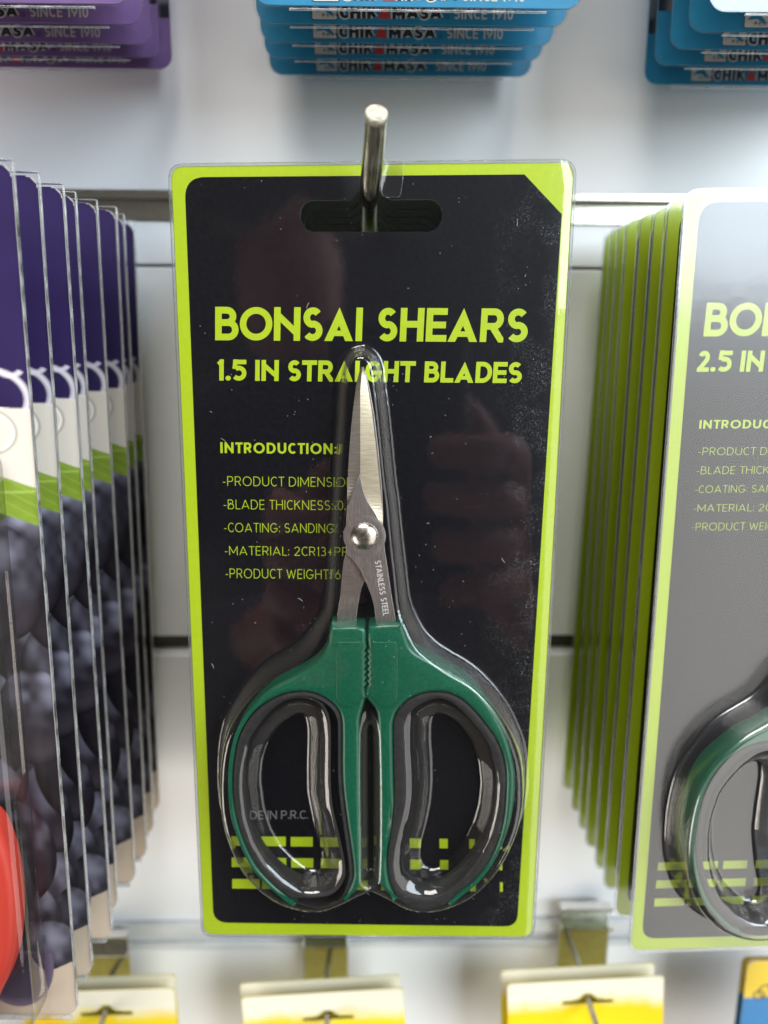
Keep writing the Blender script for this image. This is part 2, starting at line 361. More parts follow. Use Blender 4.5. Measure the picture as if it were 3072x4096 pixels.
def stroke_strip(pts, t, V, F, hh, closed=False):
    """one stroke of width t as a strip of quads with mitred joints"""
    pts = [p for i, p in enumerate(pts) if i == 0 or abs(p[0]-pts[i-1][0])+abs(p[1]-pts[i-1][1]) > .004]
    P = np.array(pts, float); n = len(P); base = len(V)
    closed = n > 3 and np.linalg.norm(P[0]-P[-1]) < 1e-6
    if closed: P = P[:-1]; n -= 1
    for i in range(n):
        a = P[i]-P[i-1] if (i > 0 or closed) else P[1]-P[0]
        b = P[(i+1) % n]-P[i] if (i < n-1 or closed) else a
        a = a/(np.linalg.norm(a)+1e-9); b = b/(np.linalg.norm(b)+1e-9)
        na, nb = np.array([-a[1], a[0]]), np.array([-b[1], b[0]])
        m = na+nb; l = np.linalg.norm(m)
        m = na if l < 1e-6 else m/l
        k = 1/max(.45, float(m@na))
        V.append((*(P[i]+m*t/2*k), hh)); V.append((*(P[i]-m*t/2*k), hh))
    for i in range(n if closed else n-1):
        j = (i+1) % n; F.append((base+2*i, base+2*i+1, base+2*j+1, base+2*j))
def square_caps(q, t):
    """straight upright or level stroke ends run half a stroke width further"""
    if len(q) > 3 and abs(q[0][0]-q[-1][0])+abs(q[0][1]-q[-1][1]) < 1e-6: return q
    q = [tuple(p) for p in q]
    for i, j in ((0, 1), (-1, -2)):
        dx, dy = q[i][0]-q[j][0], q[i][1]-q[j][1]; l = math.hypot(dx, dy)
        if l > .12 and (abs(dx) < 1e-6 or abs(dy) < 1e-6): q[i] = (q[i][0]+dx/l*t/2, q[i][1]+dy/l*t/2)
    return q
def text_layout(s, t, track=.14, space=.34):
    """strokes in cap-height units; returns strips in layout space and width"""
    x = 0; out = []
    for ch in s:
        if ch == ' ': x += space; continue
        w_, st = GL[ch]; iw = max(0.0, w_-t) if w_ > 0 else 0.0
        ty = t
        for q in st:
            p_ = [(x+t/2+px*iw, ty/2+py*(1-ty)) for px, py in q]
            out.append(square_caps(p_, t) if ch not in ':.' else p_)
        x += iw+t+track-(.05 if ch in 'TCL' else 0)
    return out, x-track
def text_mesh(s, A, B, T, t, h, track=.14, space=.34, step=.006, thick=0.0):
    """A, B: local (x,z) of baseline start / end; T: local point above A at cap height"""
    st, wd = text_layout(s, t, track, space)
    A, B, T = map(lambda p: np.array(p, float), (A, B, T))
    ex = (B-A)/wd; ez = T-A
    V, F = [], []
    for k, q in enumerate(st): stroke_strip(q, t, V, F, h+step*(k % 5))
    W = [(A[0]+ex[0]*v[0]+ez[0]*v[1], -v[2], A[1]+ex[1]*v[0]+ez[1]*v[1]) for v in V]
    me = mesh_from(W, F)
    bm = bmesh.new(); bm.from_mesh(me)
    for f in bm.faces:
        f.normal_update()
        if f.normal.y > 0: f.normal_flip()
    if thick:
        r = bmesh.ops.extrude_face_region(bm, geom=list(bm.faces))
        bmesh.ops.translate(bm, verts=[g for g in r['geom'] if isinstance(g, bmesh.types.BMVert)], vec=(0, -thick*MM, 0))
        bmesh.ops.recalc_face_normals(bm, faces=bm.faces)
    bm.to_mesh(me); bm.free(); return me

def glyph_faces(ch, w_, t, hh, V, F):
    """one capital in a box w_ x 1, clipped to it"""
    v, f = [], []
    if ch == 'A':
        hw = t*1.18; yi = max(0, (w_/2-hw)/(w_/2)); k = w_/2
        v += [(0, 0, hh), (hw, 0, hh), (k, yi, hh), (k, 1, hh), (w_, 0, hh), (w_-hw, 0, hh)]
        f += [(0, 1, 2, 3), (5, 4, 3, 2)]
        ya, yb = .15, .15+t*.82; xa = hw+(k-hw)*ya/yi*.9; xb = hw+(k-hw)*yb/yi*.9
        v += [(xa, ya, hh+.006), (w_-xa, ya, hh+.006), (w_-xb, yb, hh+.006), (xb, yb, hh+.006)]; f += [(6, 7, 8, 9)]
    elif ch == 'N':
        hw = t*1.30
        stroke_strip([(t/2, 0), (t/2, 1)], t, v, f, hh); stroke_strip([(w_-t/2, 0), (w_-t/2, 1)], t, v, f, hh)
        b = len(v); v += [(0, 1, hh+.006), (w_, 0, hh+.006), (w_-.001, t*1.42, hh+.006), (t*.30, 1, hh+.006)]
        v[b:] = [(0, 1, hh+.006), (0.0, 1-t*1.3, hh+.006), (w_, 0, hh+.006), (w_, t*1.3, hh+.006)]
        f += [(b, b+1, b+2, b+3)]
    elif ch == '.':
        r = t*.55; n = 16; b = 0
        v += [(w_/2+w_/2*math.cos(2*math.pi*i/n), r+r*math.sin(2*math.pi*i/n), hh) for i in range(n)]; f += [tuple(range(n))]
    else:
        gw, st = GL[ch]; iw = max(0, w_-t)
        for k, q in enumerate(st):
            q2 = [(t/2+px*iw, t/2+py*(1-t)) for px, py in q]
            if len(q) == 2 and q[0][0] != q[1][0] and q[0][1] != q[1][1]:
                a, b = np.array(q2[0]), np.array(q2[1]); u = (b-a)/np.linalg.norm(b-a)*t*.7
                if q[0][1] in (0, 1): a = a-u
                if q[1][1] in (0, 1): b = b+u
                q2 = [tuple(a), tuple(b)]
            stroke_strip(square_caps(q2, t), t, v, f, hh+.005*(k % 5))
    me = bpy.data.meshes.new('g'); me.from_pydata(v, [], f); bm = bmesh.new(); bm.from_mesh(me); bpy.data.meshes.remove(me)
    for co_, no in (((0, -.012, 0), (0, -1, 0)), ((0, 1.012, 0), (0, 1, 0)), ((-.006, 0, 0), (-1, 0, 0)), ((w_+.006, 0, 0), (1, 0, 0))):
        bmesh.ops.bisect_plane(bm, geom=list(bm.verts)+list(bm.edges)+list(bm.faces), plane_co=co_, plane_no=no, clear_outer=True)
    bm.verts.index_update(); base = len(V)
    V += [tuple(x.co) for x in bm.verts]; F += [tuple(base+x.index for x in fc.verts) for fc in bm.faces]; bm.free()
def boxed_text(items, A, B, T, xa, xb, t, h):
    """items: (char, left, right) in photograph pixels between xa and xb on the baseline A-B"""
    A, B, T = map(lambda p: np.array(p, float), (A, B, T)); cap = np.linalg.norm(T-A); ln = np.linalg.norm(B-A)
    V, F = [], []
    for ch, x0, x1 in items:
        o = (x0-xa)/(xb-xa)*ln/cap; w_ = (x1-x0)/(xb-xa)*ln/cap; v, f = [], []
        glyph_faces(ch, w_, t, h, v, f); b = len(V)
        V += [(p[0]+o, p[1], p[2]) for p in v]; F += [tuple(i+b for i in q) for q in f]
    ex = (B-A)/ln*cap; ez = T-A
    W = [(A[0]+ex[0]*v[0]+ez[0]*v[1], -v[2], A[1]+ex[1]*v[0]+ez[1]*v[1]) for v in V]
    me = mesh_from(W, F); bm = bmesh.new(); bm.from_mesh(me)
    for f in bm.faces:
        f.normal_update()
        if f.normal.y > 0: f.normal_flip()
    bm.to_mesh(me); bm.free(); return me

# ------------------------------------------------------------------ printed sheets: colour per vertex on a fine grid
def print_sheet(x0, x1, z0, z1, step, h, fn, inside=None):
    nx = int((x1-x0)/step)+1; nz = int((z1-z0)/step)+1
    X, Z = np.meshgrid(np.linspace(x0, x1, nx), np.linspace(z0, z1, nz))
    C = sum(fn(X+a*step, Z+b*step) for a in (-.33, 0, .33) for b in (-.33, 0, .33))/9
    V = np.stack([X, np.full_like(X, -h), Z], -1).reshape(-1, 3)
    idx = np.arange(nx*nz).reshape(nz, nx)
    Q = np.stack([idx[:-1, :-1], idx[:-1, 1:], idx[1:, 1:], idx[1:, :-1]], -1).reshape(-1, 4)
    if inside is not None:
        ok = inside(X, Z); Q = Q[ok.reshape(-1)[Q].all(1)]
    me = grid_mesh(V*MM, Q)
    ca = me.color_attributes.new('print', 'FLOAT_COLOR', 'POINT')
    c4 = np.ones((len(V), 4), np.float32); c4[:, :3] = C.reshape(-1, 3); ca.data.foreach_set('color', c4.ravel()); return me
def grid_mesh(V, Q):
    me = bpy.data.meshes.new('mesh'); me.vertices.add(len(V)); me.vertices.foreach_set('co', np.ascontiguousarray(V, np.float32).ravel())
    me.loops.add(len(Q)*4); me.loops.foreach_set('vertex_index', np.ascontiguousarray(Q, np.int32).ravel())
    me.polygons.add(len(Q)); me.polygons.foreach_set('loop_start', np.arange(len(Q), dtype=np.int32)*4)
    me.update(calc_edges=True); me.validate(); return me
def inside_poly(X, Z, poly):
    P = np.array(poly); r = np.zeros(X.shape, bool)
    for i in range(len(P)):
        x0, z0 = P[i-1]; x1, z1 = P[i]
        if z0 == z1: continue
        c = ((z0 > Z) != (z1 > Z)); r ^= c & (X < (x1-x0)*(Z-z0)/(z1-z0)+x0)
    return r
def dist_poly(X, Z, poly):
    P = np.array(poly); d = np.full(X.shape, 1e9)
    for i in range(len(P)):
        a = P[i-1]; b = P[i]-a; l = float(b@b)
        if l < 1e-12: continue
        t = np.clip(((X-a[0])*b[0]+(Z-a[1])*b[1])/l, 0, 1)
        d = np.minimum(d, np.hypot(X-a[0]-t*b[0], Z-a[1]-t*b[1]))
    return d
def join_keep(ms): return join(ms)
def noise2(X, Z, seed, scale):
    r = np.random.RandomState(seed); g = r.rand(64, 64)
    x = X/scale; z = Z/scale; xi = np.floor(x).astype(int); zi = np.floor(z).astype(int); fx = x-xi; fz = z-zi
    fx = fx*fx*(3-2*fx); fz = fz*fz*(3-2*fz); G = lambda a, b: g[a % 64, b % 64]
    return (G(xi, zi)*(1-fx)+G(xi+1, zi)*fx)*(1-fz)+(G(xi, zi+1)*(1-fx)+G(xi+1, zi+1)*fx)*fz

# ==================================================================
# THE WALL: white slat panels, metal channels, shadow gap
# ==================================================================
WY = 305.0
def wz(v, Y=WY): return at(1536, v, Y)[2]
wall = empty('display_wall', Matrix.Translation((0, WY*MM, EYE)))
tag(wall, kind='structure')
X0, X1 = -520, 560
zt, zc0, zc1, zs, zg0, zg1, zr0 = wz(770), wz(795), wz(888), wz(1068), wz(2545), wz(2615), wz(3668)
panels = [(zt, 420, 0.0), (zs+.5, zc1-.4, 0.0), (zg0, zs-.5, 0.4), (zr0+.2, zg1, -1.2), (-560, wz(3772), -1.0)]
for a, b, y in panels:
    link('wall_panel', boxes([(X0, X1, y, y+14, a, b)], .5), wall, 'white_laminate')
link('channel', boxes([(X0, X1, -1.5, 1.2, zc0-.2, zt-.1), (X0, X1, 5.0, 7.0, zc1, zc0-.2), (X0, X1, -.8, 5, zc1-.3, zc1+2.0)]), wall, 'aluminium')
link('shadow_gap', boxes([(X0, X1, 8, 16, zg1, zg0)]), wall, 'wall_shadow_gap')
link('rail', boxes([(X0, X1, -4.0, 6, wz(3712)+.3, zr0), (X0, X1, -1.0, 6, wz(3748), wz(3712)+.2), (X0, X1, -3.0, 6, wz(3770), wz(3750))], .35), wall, 'painted_rail')
link('seam', boxes([(X0, X1, 3, 16, zs-.6, zs+.6)]), wall, 'wall_shadow_gap')

# ==================================================================
# BONSAI SHEARS PACK: local frame fitted to the photograph
# ==================================================================
def pack_matrix(x, y, z, tilt=0., yaw=0., lean=0.):
    a, b, c = map(math.radians, (tilt, yaw, lean))
    return Matrix.Translation((x*MM, y*MM, z*MM+EYE)) @ Matrix.Rotation(c, 4, 'Y') @ Matrix.Rotation(b, 4, 'Z') @ Matrix.Rotation(a, 4, 'X')
PM = pack_matrix(0.10, 205.1, 44.25, -.727, -1.76, -.02)
PMi = np.array(PM.inverted())
def L(u, v, h=0.0):
    """photograph position -> (x, z) mm on the main pack at height h in front of the card"""
    o = PMi @ np.array([0, 0, EYE, 1.0]); d = PMi[:3, :3] @ ray(u, v); o = o[:3]/MM
    t = (-h-o[1])/d[1]; p = o+t*d; return (p[0], p[2])
def LL(pts, h=0.0): return [L(u, v, h) for u, v in pts]

card_out = round_poly(LL([(685, 668), (2295, 651), (2127, 3746), (816, 3736)]), [3.2, 3.4, 3.4, 3.2])
hole = LL([(1250, 802), (1401, 801), (1418, 788), (1433, 766), (1457, 750), (1478, 745), (1500, 750), (1524, 765), (1544, 789), (1563, 799), (1717, 798), (1740, 804), (1758, 820), (1770, 845),
           (1768, 876), (1751, 909), (1735, 921), (1715, 928), (1254, 928), (1232, 921), (1216, 907), (1200, 871), (1204, 837), (1218, 815), (1234, 805)])
# the black printed panel (from px): rounded corners, chamfer at the top right
panel = round_poly(LL([(738, 709), (2098, 698), (2247, 857), (2068, 3706), (854, 3690)]), [5.2, .4, .4, 4.2, 4.6], 8)

BLADE_H, RING_H, FLOOR_H = 8.3, 11.0, 3.6
colL = [(1443, 1395), (1420, 1402), (1400, 1417), (1383, 1445), (1371, 1486), (1364, 1561), (1358, 1666), (1349, 1802), (1343, 1923), (1337, 2021), (1330, 2141), (1322, 2292), (1316, 2382), (1304, 2435),
        (1268, 2488), (1230, 2540), (1190, 2580), (1145, 2608), (1086, 2644), (1031, 2690), (989, 2741), (951, 2800), (922, 2856), (903, 2914), (892, 2977), (887, 3062), (889, 3150), (905, 3260), (945, 3370), (1010, 3460),
        (1100, 3530), (1200, 3560), (1290, 3562), (1370, 3535), (1430, 3510), (1480, 3500)]
colR = [(1461, 1397), (1488, 1413), (1503, 1430), (1512, 1449), (1521, 1486), (1530, 1561), (1542, 1651), (1554, 1772), (1569, 1923), (1579, 1990), (1594, 2141), (1609, 2262), (1621, 2367), (1636, 2427),
        (1660, 2480), (1694, 2536), (1744, 2586), (1807, 2626), (1875, 2667), (1933, 2717), (1983, 2775), (2028, 2843), (2060, 2911), (2083, 2983), (2092, 3083), (2091, 3163), (2070, 3260), (2030, 3350), (1965, 3445),
        (1880, 3515), (1780, 3552), (1680, 3562), (1590, 3540), (1540, 3515)]
base_out = smooth_closed(LL(colL+colR[::-1], .3), 2)
outL = [(1466, 2505), (1344, 2505), (1318, 2530), (1310, 2577), (1272, 2640), (1209, 2686), (1145, 2720), (1086, 2754), (1031, 2800), (989, 2847), (955, 2901), (934, 2956), (922, 3020), (915, 3083), (913, 3163), (920, 3248), (936, 3311), (964, 3387),
        (1006, 3471), (1048, 3518), (1103, 3568), (1188, 3612), (1272, 3632), (1335, 3619), (1382, 3594), (1428, 3556), (1449, 3522), (1447, 3480), (1442, 3250), (1441, 3100), (1440, 2900), (1442, 2872), (1457, 2805), (1462, 2790)]
outR = [(1468, 2504), (1499, 2490), (1590, 2495), (1618, 2520), (1630, 2554), (1653, 2599), (1716, 2637), (1784, 2672), (1852, 2713), (1911, 2760), (1956, 2815), (1992, 2873), (2024, 2940), (2046, 3015), (2058, 3083), (2059, 3163), (2045, 3269), (2015, 3362), (1973, 3450),
        (1914, 3522), (1851, 3577), (1788, 3613), (1724, 3632), (1669, 3634), (1619, 3615), (1585, 3589), (1547, 3562), (1520, 3535), (1513, 3500), (1515, 3438), (1518, 3269), (1516, 3100), (1512, 2930), (1506, 2848), (1477, 2807), (1472, 2790)]
HND = 9.6     # height of the handle tops
def grow(poly, d):
    P = np.array(poly); n = len(P); A_ = 0.0; out = []
    for i in range(n): A_ += P[i-1][0]*P[i][1]-P[i][0]*P[i-1][1]
    s = 1 if A_ > 0 else -1
    for i in range(n):
        t = P[(i+1) % n]-P[i-1]; l = np.linalg.norm(t)+1e-9; nn = np.array([t[1], -t[0]])/l*s; out.append(tuple(P[i]+nn*d))
    return out
top_parts = [grow(smooth_closed(LL(outL, RING_H-1.0), 2), .5), grow(smooth_closed(LL(outR, RING_H-1.0), 2), .5),
             LL([(1443, 1440), (1428, 1452), (1418, 1490), (1405, 1600), (1394, 1800), (1384, 1950), (1376, 2100), (1366, 2300), (1352, 2420), (1335, 2520), (1400, 2700), (1560, 2700), (1600, 2500), (1582, 2420), (1573, 2300), (1558, 2141), (1546, 2000), (1533, 1900), (1517, 1740), (1502, 1600), (1490, 1490), (1478, 1452), (1462, 1440)], BLADE_H)]
RIML = ([(1188, 2783), (1251, 2792), (1293, 2821), (1314, 2872), (1318, 2956), (1318, 3125), (1327, 3227), (1352, 3332), (1373, 3437), (1373, 3501), (1335, 3556), (1272, 3574), (1209, 3568), (1137, 3532), (1061, 3463), (1006, 3374), (972, 3269), (960, 3163), (960, 3100), (964, 3062), (981, 2977), (1010, 2923), (1061, 2855), (1120, 2804)])
rimL = LL(RIML, RING_H)
floL = LL([(1188, 2842), (1217, 2842), (1234, 2863), (1242, 2914), (1238, 3041), (1238, 3150), (1247, 3205), (1268, 3303), (1297, 3395), (1300, 3440), (1285, 3470), (1255, 3480), (1217, 3471), (1162, 3425), (1112, 3370), (1074, 3303), (1048, 3218), (1036, 3121), (1036, 3083), (1044, 3020), (1065, 2956), (1099, 2906), (1141, 2868)], FLOOR_H)
RIMR = ([(1744, 2785), (1680, 2807), (1631, 2848), (1612, 2893), (1617, 2970), (1624, 3150), (1621, 3205), (1605, 3280), (1590, 3330), (1577, 3395), (1570, 3459), (1581, 3522), (1610, 3564), (1686, 3588), (1745, 3584), (1809, 3551), (1872, 3492), (1927, 3416), (1969, 3332), (1994, 3227), (2003, 3142), (1992, 3083), (1970, 2992), (1933, 2929), (1884, 2870), (1829, 2816), (1784, 2791)])
rimR = LL(RIMR, RING_H)
floR = LL([(1748, 2843), (1725, 2852), (1714, 2879), (1712, 2947), (1719, 3038), (1719, 3128), (1712, 3205), (1695, 3290), (1674, 3362), (1669, 3421), (1686, 3459), (1720, 3471), (1766, 3463), (1821, 3412), (1868, 3353), (1901, 3281), (1923, 3205), (1930, 3121), (1920, 3029), (1897, 2961), (1861, 2907), (1825, 2870), (1789, 2850)], FLOOR_H)
vrim = LL([(1447, 2860), (1462, 2815), (1480, 2815), (1500, 2850), (1513, 2900), (1519, 3100), (1519, 3400), (1513, 3530), (1480, 3545), (1447, 3530), (1450, 3400), (1446, 3100)], RING_H)
vflo = LL([(1474, 2890), (1482, 2880), (1490, 2890), (1494, 3100), (1494, 3400), (1488, 3480), (1482, 3490), (1474, 3480), (1472, 3300), (1471, 3100)], FLOOR_H)

def blister_heights(X, Z):
    inB = inside_poly(X, Z, base_out); d0 = np.where(inB, dist_poly(X, Z, base_out), 0)
    d1 = np.full(X.shape, 1e9)
    for p in top_parts:
        i = inside_poly(X, Z, p); d1 = np.minimum(d1, np.where(i, 0, dist_poly(X, Z, p)))
    f = np.where(inB, d0/(d0+d1+1e-6), 0.0)
    f = np.where(d1 <= 0, np.clip(d0/.8, 0, 1), f)
    zc = L(1480, 2490, 9)[1]
    H = BLADE_H+(RING_H-BLADE_H)*(1/(1+np.exp((Z-zc)/1.6)))
    # gentle crown and steeper foot
    g = np.clip(f*1.75, 0, 1); h = H*(1-(1-g)**1.5)*np.where(f < 1, .965+.035*np.clip(f, 0, 1), 1)
    for rim, flo, fl in ((rimL, floL, FLOOR_H), (rimR, floR, FLOOR_H), (vrim, vflo, FLOOR_H)):
        ir = inside_poly(X, Z, rim); iff = inside_poly(X, Z, flo)
        a = np.where(iff, 0, dist_poly(X, Z, flo)); b = dist_poly(X, Z, rim)
        g = a/(a+b+1e-6); g = 1-(1-g)**1.6
        h = np.where(ir, fl+(h-fl)*g, h)
    # two shallow forming ridges beside the blades
    return h
def build_blister(xf=None):
    step = .42; P = np.array(card_out)
    x0, x1, z0, z1 = P[:, 0].min()-.9, P[:, 0].max()+.9, P[:, 1].min()-.7, P[:, 1].max()+.5
    nx = int((x1-x0)/step)+1; nz = int((z1-z0)/step)+1
    X, Z = np.meshgrid(np.linspace(x0, x1, nx), np.linspace(z0, z1, nz))
    if xf: Xs, Zs = xf(X, Z)
    else: Xs, Zs = X, Z
    h = blister_heights(Xs, Zs)
    if xf is not None: h = np.where(inside_poly(Xs, Zs, base_out), h, 0)
    for _ in range(5):                                    # soften as vacuum-formed film is
        k = np.pad(h, 1, mode='edge'); h = (k[:-2, 1:-1]+k[2:, 1:-1]+k[1:-1, :-2]+k[1:-1, 2:]+2*h)/6
    ex = X-np.interp(Z, [P[:, 1].min(), P[:, 1].max()], [L(2127, 3746)[0], L(2295, 651)[0]]); et = Z-P[:, 1].max()
    curl = np.clip((ex+7.0)/7.0, 0, 1)**2*.46+np.clip((et+ex*.35+6.0)/7.0, 0, 1)**2*.30*np.clip((X-5)/40, 0, 1)
    h = h + np.maximum(.13, .62-curl)
    # the film follows the outline of the card plus its flange
    out = grow(card_out, .75)
    ins = inside_poly(X, Z, out) & ~inside_poly(X, Z, grow(hole, -.4))
    V = np.stack([X, -h, Z], -1).reshape(-1, 3)*MM
    idx = np.arange(nx*nz).reshape(nz, nx)
    Q = np.stack([idx[:-1, :-1], idx[:-1, 1:], idx[1:, 1:], idx[1:, :-1]], -1).reshape(-1, 4)
    ok = ins.reshape(-1)[Q].all(1); me = grid_mesh(V, Q[ok])
    bm = bmesh.new(); bm.from_mesh(me); bmesh.ops.delete(bm, geom=[v for v in bm.verts if not v.link_faces], context='VERTS')
    # pull the ragged border onto the outlines
    for v in bm.verts:
        if v.is_boundary:
            p = np.array([v.co.x, v.co.z])/MM; best = None
            for poly in (out, hole):
                Pp = np.array(poly); Aa = Pp; Bb = np.roll(Pp, -1, 0)-Pp; l = (Bb**2).sum(1)+1e-12
                t = np.clip(((p-Aa)*Bb).sum(1)/l, 0, 1); q = Aa+Bb*t[:, None]; d = np.hypot(*(q-p).T); i = d.argmin()
                if best is None or d[i] < best[0]: best = (d[i], q[i])
            if best[0] < 1.2: v.co.x, v.co.z = best[1][0]*MM, best[1][1]*MM
    bm.to_mesh(me); bm.free()
    return me

me_card = shape([card_out, hole], -.55, 0)
me_panel = flat([panel, hole], .06)
me_blister = build_blister()
def rim_mesh():
    """thin folded edge of the clear film all round the card"""
    o1, o0 = grow(card_out, .85), grow(card_out, .12)
    return shape([o1, o0], -.75, .30, .1, 1)
me_rim = rim_mesh()

def zx(lst, ox): return [(c, ox+a/2.5136, ox+b/2.5136) for c, a, b in lst]
T1 = zx([('B', 52, 288), ('O', 300, 627), ('N', 643, 908), ('S', 932, 1132), ('A', 1152, 1440), ('I', 1465, 1535)], 840)+zx([('S', 75, 273), ('H', 300, 537), ('E', 560, 768), ('A', 780, 1077), ('R', 1103, 1337), ('S', 1367, 1578)], 1480)
T2a = [('1', 62, 138)]
T2 = [('.', 155, 210), ('5', 220, 370), ('I', 455, 503), ('N', 518, 692), ('S', 783, 915), ('T', 925, 1075), ('R', 1088, 1238), ('A', 1253, 1440), ('I', 1458, 1505), ('G', 1560, 1728)]
T2b = zx([('H', 133, 287), ('T', 300, 455), ('B', 545, 695), ('L', 708, 838), ('A', 848, 1040), ('D', 1058, 1222), ('E', 1232, 1372), ('S', 1383, 1522)], 1480)
def titles(first):
    a = boxed_text(T1, L(861, 1361, .09), L(2108, 1369, .09), L(861, 1227, .09), 861, 2108, .20, .09)
    b = boxed_text(zx(first+T2, 840)+T2b, L(865, 1522, .09), L(2086, 1533, .09), L(865, 1438, .09), 865, 2086, .215, .09)
    return [a, b]
SM = [('INTRODUCTION:', (882, 1812), (1347, 1817), (881, 1769), .18, .15),
      ('-PRODUCT DIMENSIONS: 6', (892, 1943), (1500, 1949), (891, 1905), .068, .18),
      ('-BLADE THICKNESS: 0.1', (895, 2036), (1396, 2041), (894, 1998), .068, .18),
      ('-COATING: SANDING', (897, 2128), (1336, 2132), (896, 2091), .068, .18),
      ('-MATERIAL: 2CR13+PP', (900, 2220), (1392, 2225), (899, 2184), .068, .18),
      ('-PRODUCT WEIGHT: 6', (903, 2312), (1362, 2317), (902, 2274), .068, .18)]
def lettering(lst, mid=None):
    out = []
    for s, a, b, t, th, tr in lst:
        out.append(text_mesh(s, L(*a, .09), L(*b, .09), L(*t, .09), th, .09, tr))
    return out
me_title = titles(T2a)
me_small = lettering(SM)
# the dash pattern at the foot of the card: bars that shorten towards the right
bars = []
for r, y in enumerate((3345, 3430, 3516)):
    for k in range(10):
        x = 925+119*k; wbar = 110-11*k
        y_ = y+ (x-925)*.012; s = r*2
        bars.append(flat([LL([(x+s, y_), (x+s+wbar, y_+.5), (x+s+wbar, y_+38.5), (x+s, y_+38)], .09)], .09))
me_bars = bars

# --- shears ---
def sx(pts, h, n=3): return smooth_closed(LL(pts, h), n)
teethL = []
def teeth(side, h):
    """serrated inner edge of a handle, from bottom to top (photograph pixels)"""
    out = []
    n = 7
    for k in range(n):
        y = 2745-k*24
        if side < 0: out += [(1460, y), (1470, y-12)]
        else: out += [(1464, y), (1474, y-12)]
    return out
def handle_poly(side, h):
    if side < 0:
        arcp = outL[1:30]
        green = [(1344, 2505), (1318, 2530), (1310, 2577), (1272, 2640), (1209, 2686), (1145, 2720), (1086, 2754), (1031, 2800), (989, 2847), (955, 2901), (934, 2956), (922, 3020), (915, 3083), (913, 3163), (920, 3248), (936, 3311), (964, 3387),
                 (1006, 3471), (1048, 3518), (1103, 3568), (1188, 3612), (1165, 3592), (1145, 3577), (1086, 3526), (1027, 3459), (981, 3370), (951, 3281), (934, 3184), (932, 3100), (934, 3062), (947, 2977), (972, 2906), (1019, 2842), (1078, 2800), (1137, 2773), (1204, 2763), (1255, 2769), (1306, 2792), (1348, 2830),
                 (1365, 2872), (1368, 2935), (1368, 3083), (1375, 3184), (1392, 3311), (1407, 3416), (1413, 3480), (1407, 3522), (1377, 3589), (1382, 3594), (1428, 3556), (1449, 3522), (1447, 3480), (1442, 3250), (1441, 3100), (1440, 2900), (1442, 2868), (1455, 2820), (1461, 2795), (1461, 2762)]
        P = smooth_closed(LL(green, h), 3); P = P[:-3]
        return P+LL(teeth(side, h)+[(1465, 2560), (1466, 2530), (1458, 2508), (1420, 2502)], h)
    green = [(1590, 2495), (1618, 2520), (1630, 2554), (1653, 2599), (1716, 2637), (1784, 2672), (1852, 2713), (1911, 2760), (1956, 2815), (1992, 2873), (2024, 2940), (2046, 3015), (2058, 3083), (2059, 3163), (2045, 3269), (2015, 3362), (1973, 3450),
             (1914, 3522), (1851, 3577), (1788, 3613), (1812, 3585), (1830, 3568), (1893, 3518), (1948, 3450), (1990, 3362), (2013, 3269), (2022, 3163), (2022, 3083), (2010, 3015), (1983, 2952), (1942, 2893), (1897, 2839), (1852, 2798), (1807, 2773), (1757, 2764), (1694, 2769), (1635, 2794), (1594, 2834),
             (1576, 2875), (1572, 2925), (1576, 3150), (1577, 3170), (1572, 3227), (1558, 3332), (1549, 3416), (1551, 3480), (1562, 3535), (1587, 3589), (1583, 3590), (1547, 3562), (1520, 3535), (1513, 3500), (1515, 3438), (1518, 3269), (1516, 3100), (1512, 2930), (1506, 2848), (1480, 2807), (1468, 2790), (1465, 2762)]
    P = smooth_closed(LL(green, h), 3); P = P[:-3]
    return P+LL(teeth(side, h)+[(1469, 2560), (1469, 2530), (1476, 2505), (1530, 2495)], h)
def grip_polys(side, h):
    if side < 0:
        o = [(1204, 2763), (1255, 2769), (1306, 2792), (1348, 2830), (1365, 2872), (1368, 2935), (1368, 3083), (1375, 3184), (1392, 3311), (1407, 3416), (1413, 3480), (1407, 3522), (1377, 3589), (1335, 3616), (1272, 3629), (1190, 3610), (1145, 3577),
             (1086, 3526), (1027, 3459), (981, 3370), (951, 3281), (934, 3184), (932, 3100), (934, 3062), (947, 2977), (972, 2906), (1019, 2842), (1078, 2800), (1137, 2773)]
        i = RIML
    else:
        o = [(1757, 2764), (1694, 2769), (1635, 2794), (1594, 2834), (1576, 2875), (1572, 2925), (1576, 3150), (1572, 3227), (1558, 3332), (1549, 3416), (1551, 3480), (1562, 3535), (1587, 3589), (1622, 3613), (1669, 3631), (1724, 3629), (1786, 3611), (1830, 3568), (1893, 3518),
             (1948, 3450), (1990, 3362), (2013, 3269), (2022, 3163), (2022, 3083), (2010, 3015), (1983, 2952), (1942, 2893), (1897, 2839), (1852, 2798), (1807, 2773)]
        i = RIMR
    return [smooth_closed(LL(o, h), 3), grow(smooth_closed(LL(i, h), 3), -.55)]

def strip_between(A_, B_, hA, hB, n=24):
    """sloping ground facet between two polylines (local), heights hA and hB"""
    def res(P):
        P = np.array(P, float); s = np.r_[0, np.cumsum(np.hypot(*np.diff(P, axis=0).T))]; t = np.linspace(0, s[-1], n)
        return np.stack([np.interp(t, s, P[:, 0]), np.interp(t, s, P[:, 1])], 1)
    a, b = res(A_), res(B_); V, F = [], []
    for i in range(n): V.append((a[i][0], -hA, a[i][1])); V.append((b[i][0], -hB, b[i][1]))
    for i in range(n-1): F.append((2*i, 2*i+1, 2*i+3, 2*i+2))
    me = mesh_from(V, F); bm = bmesh.new(); bm.from_mesh(me)
    for f in bm.faces:
        f.normal_update()
        if f.normal.y > 0: f.normal_flip()
    bm.to_mesh(me); bm.free(); return me

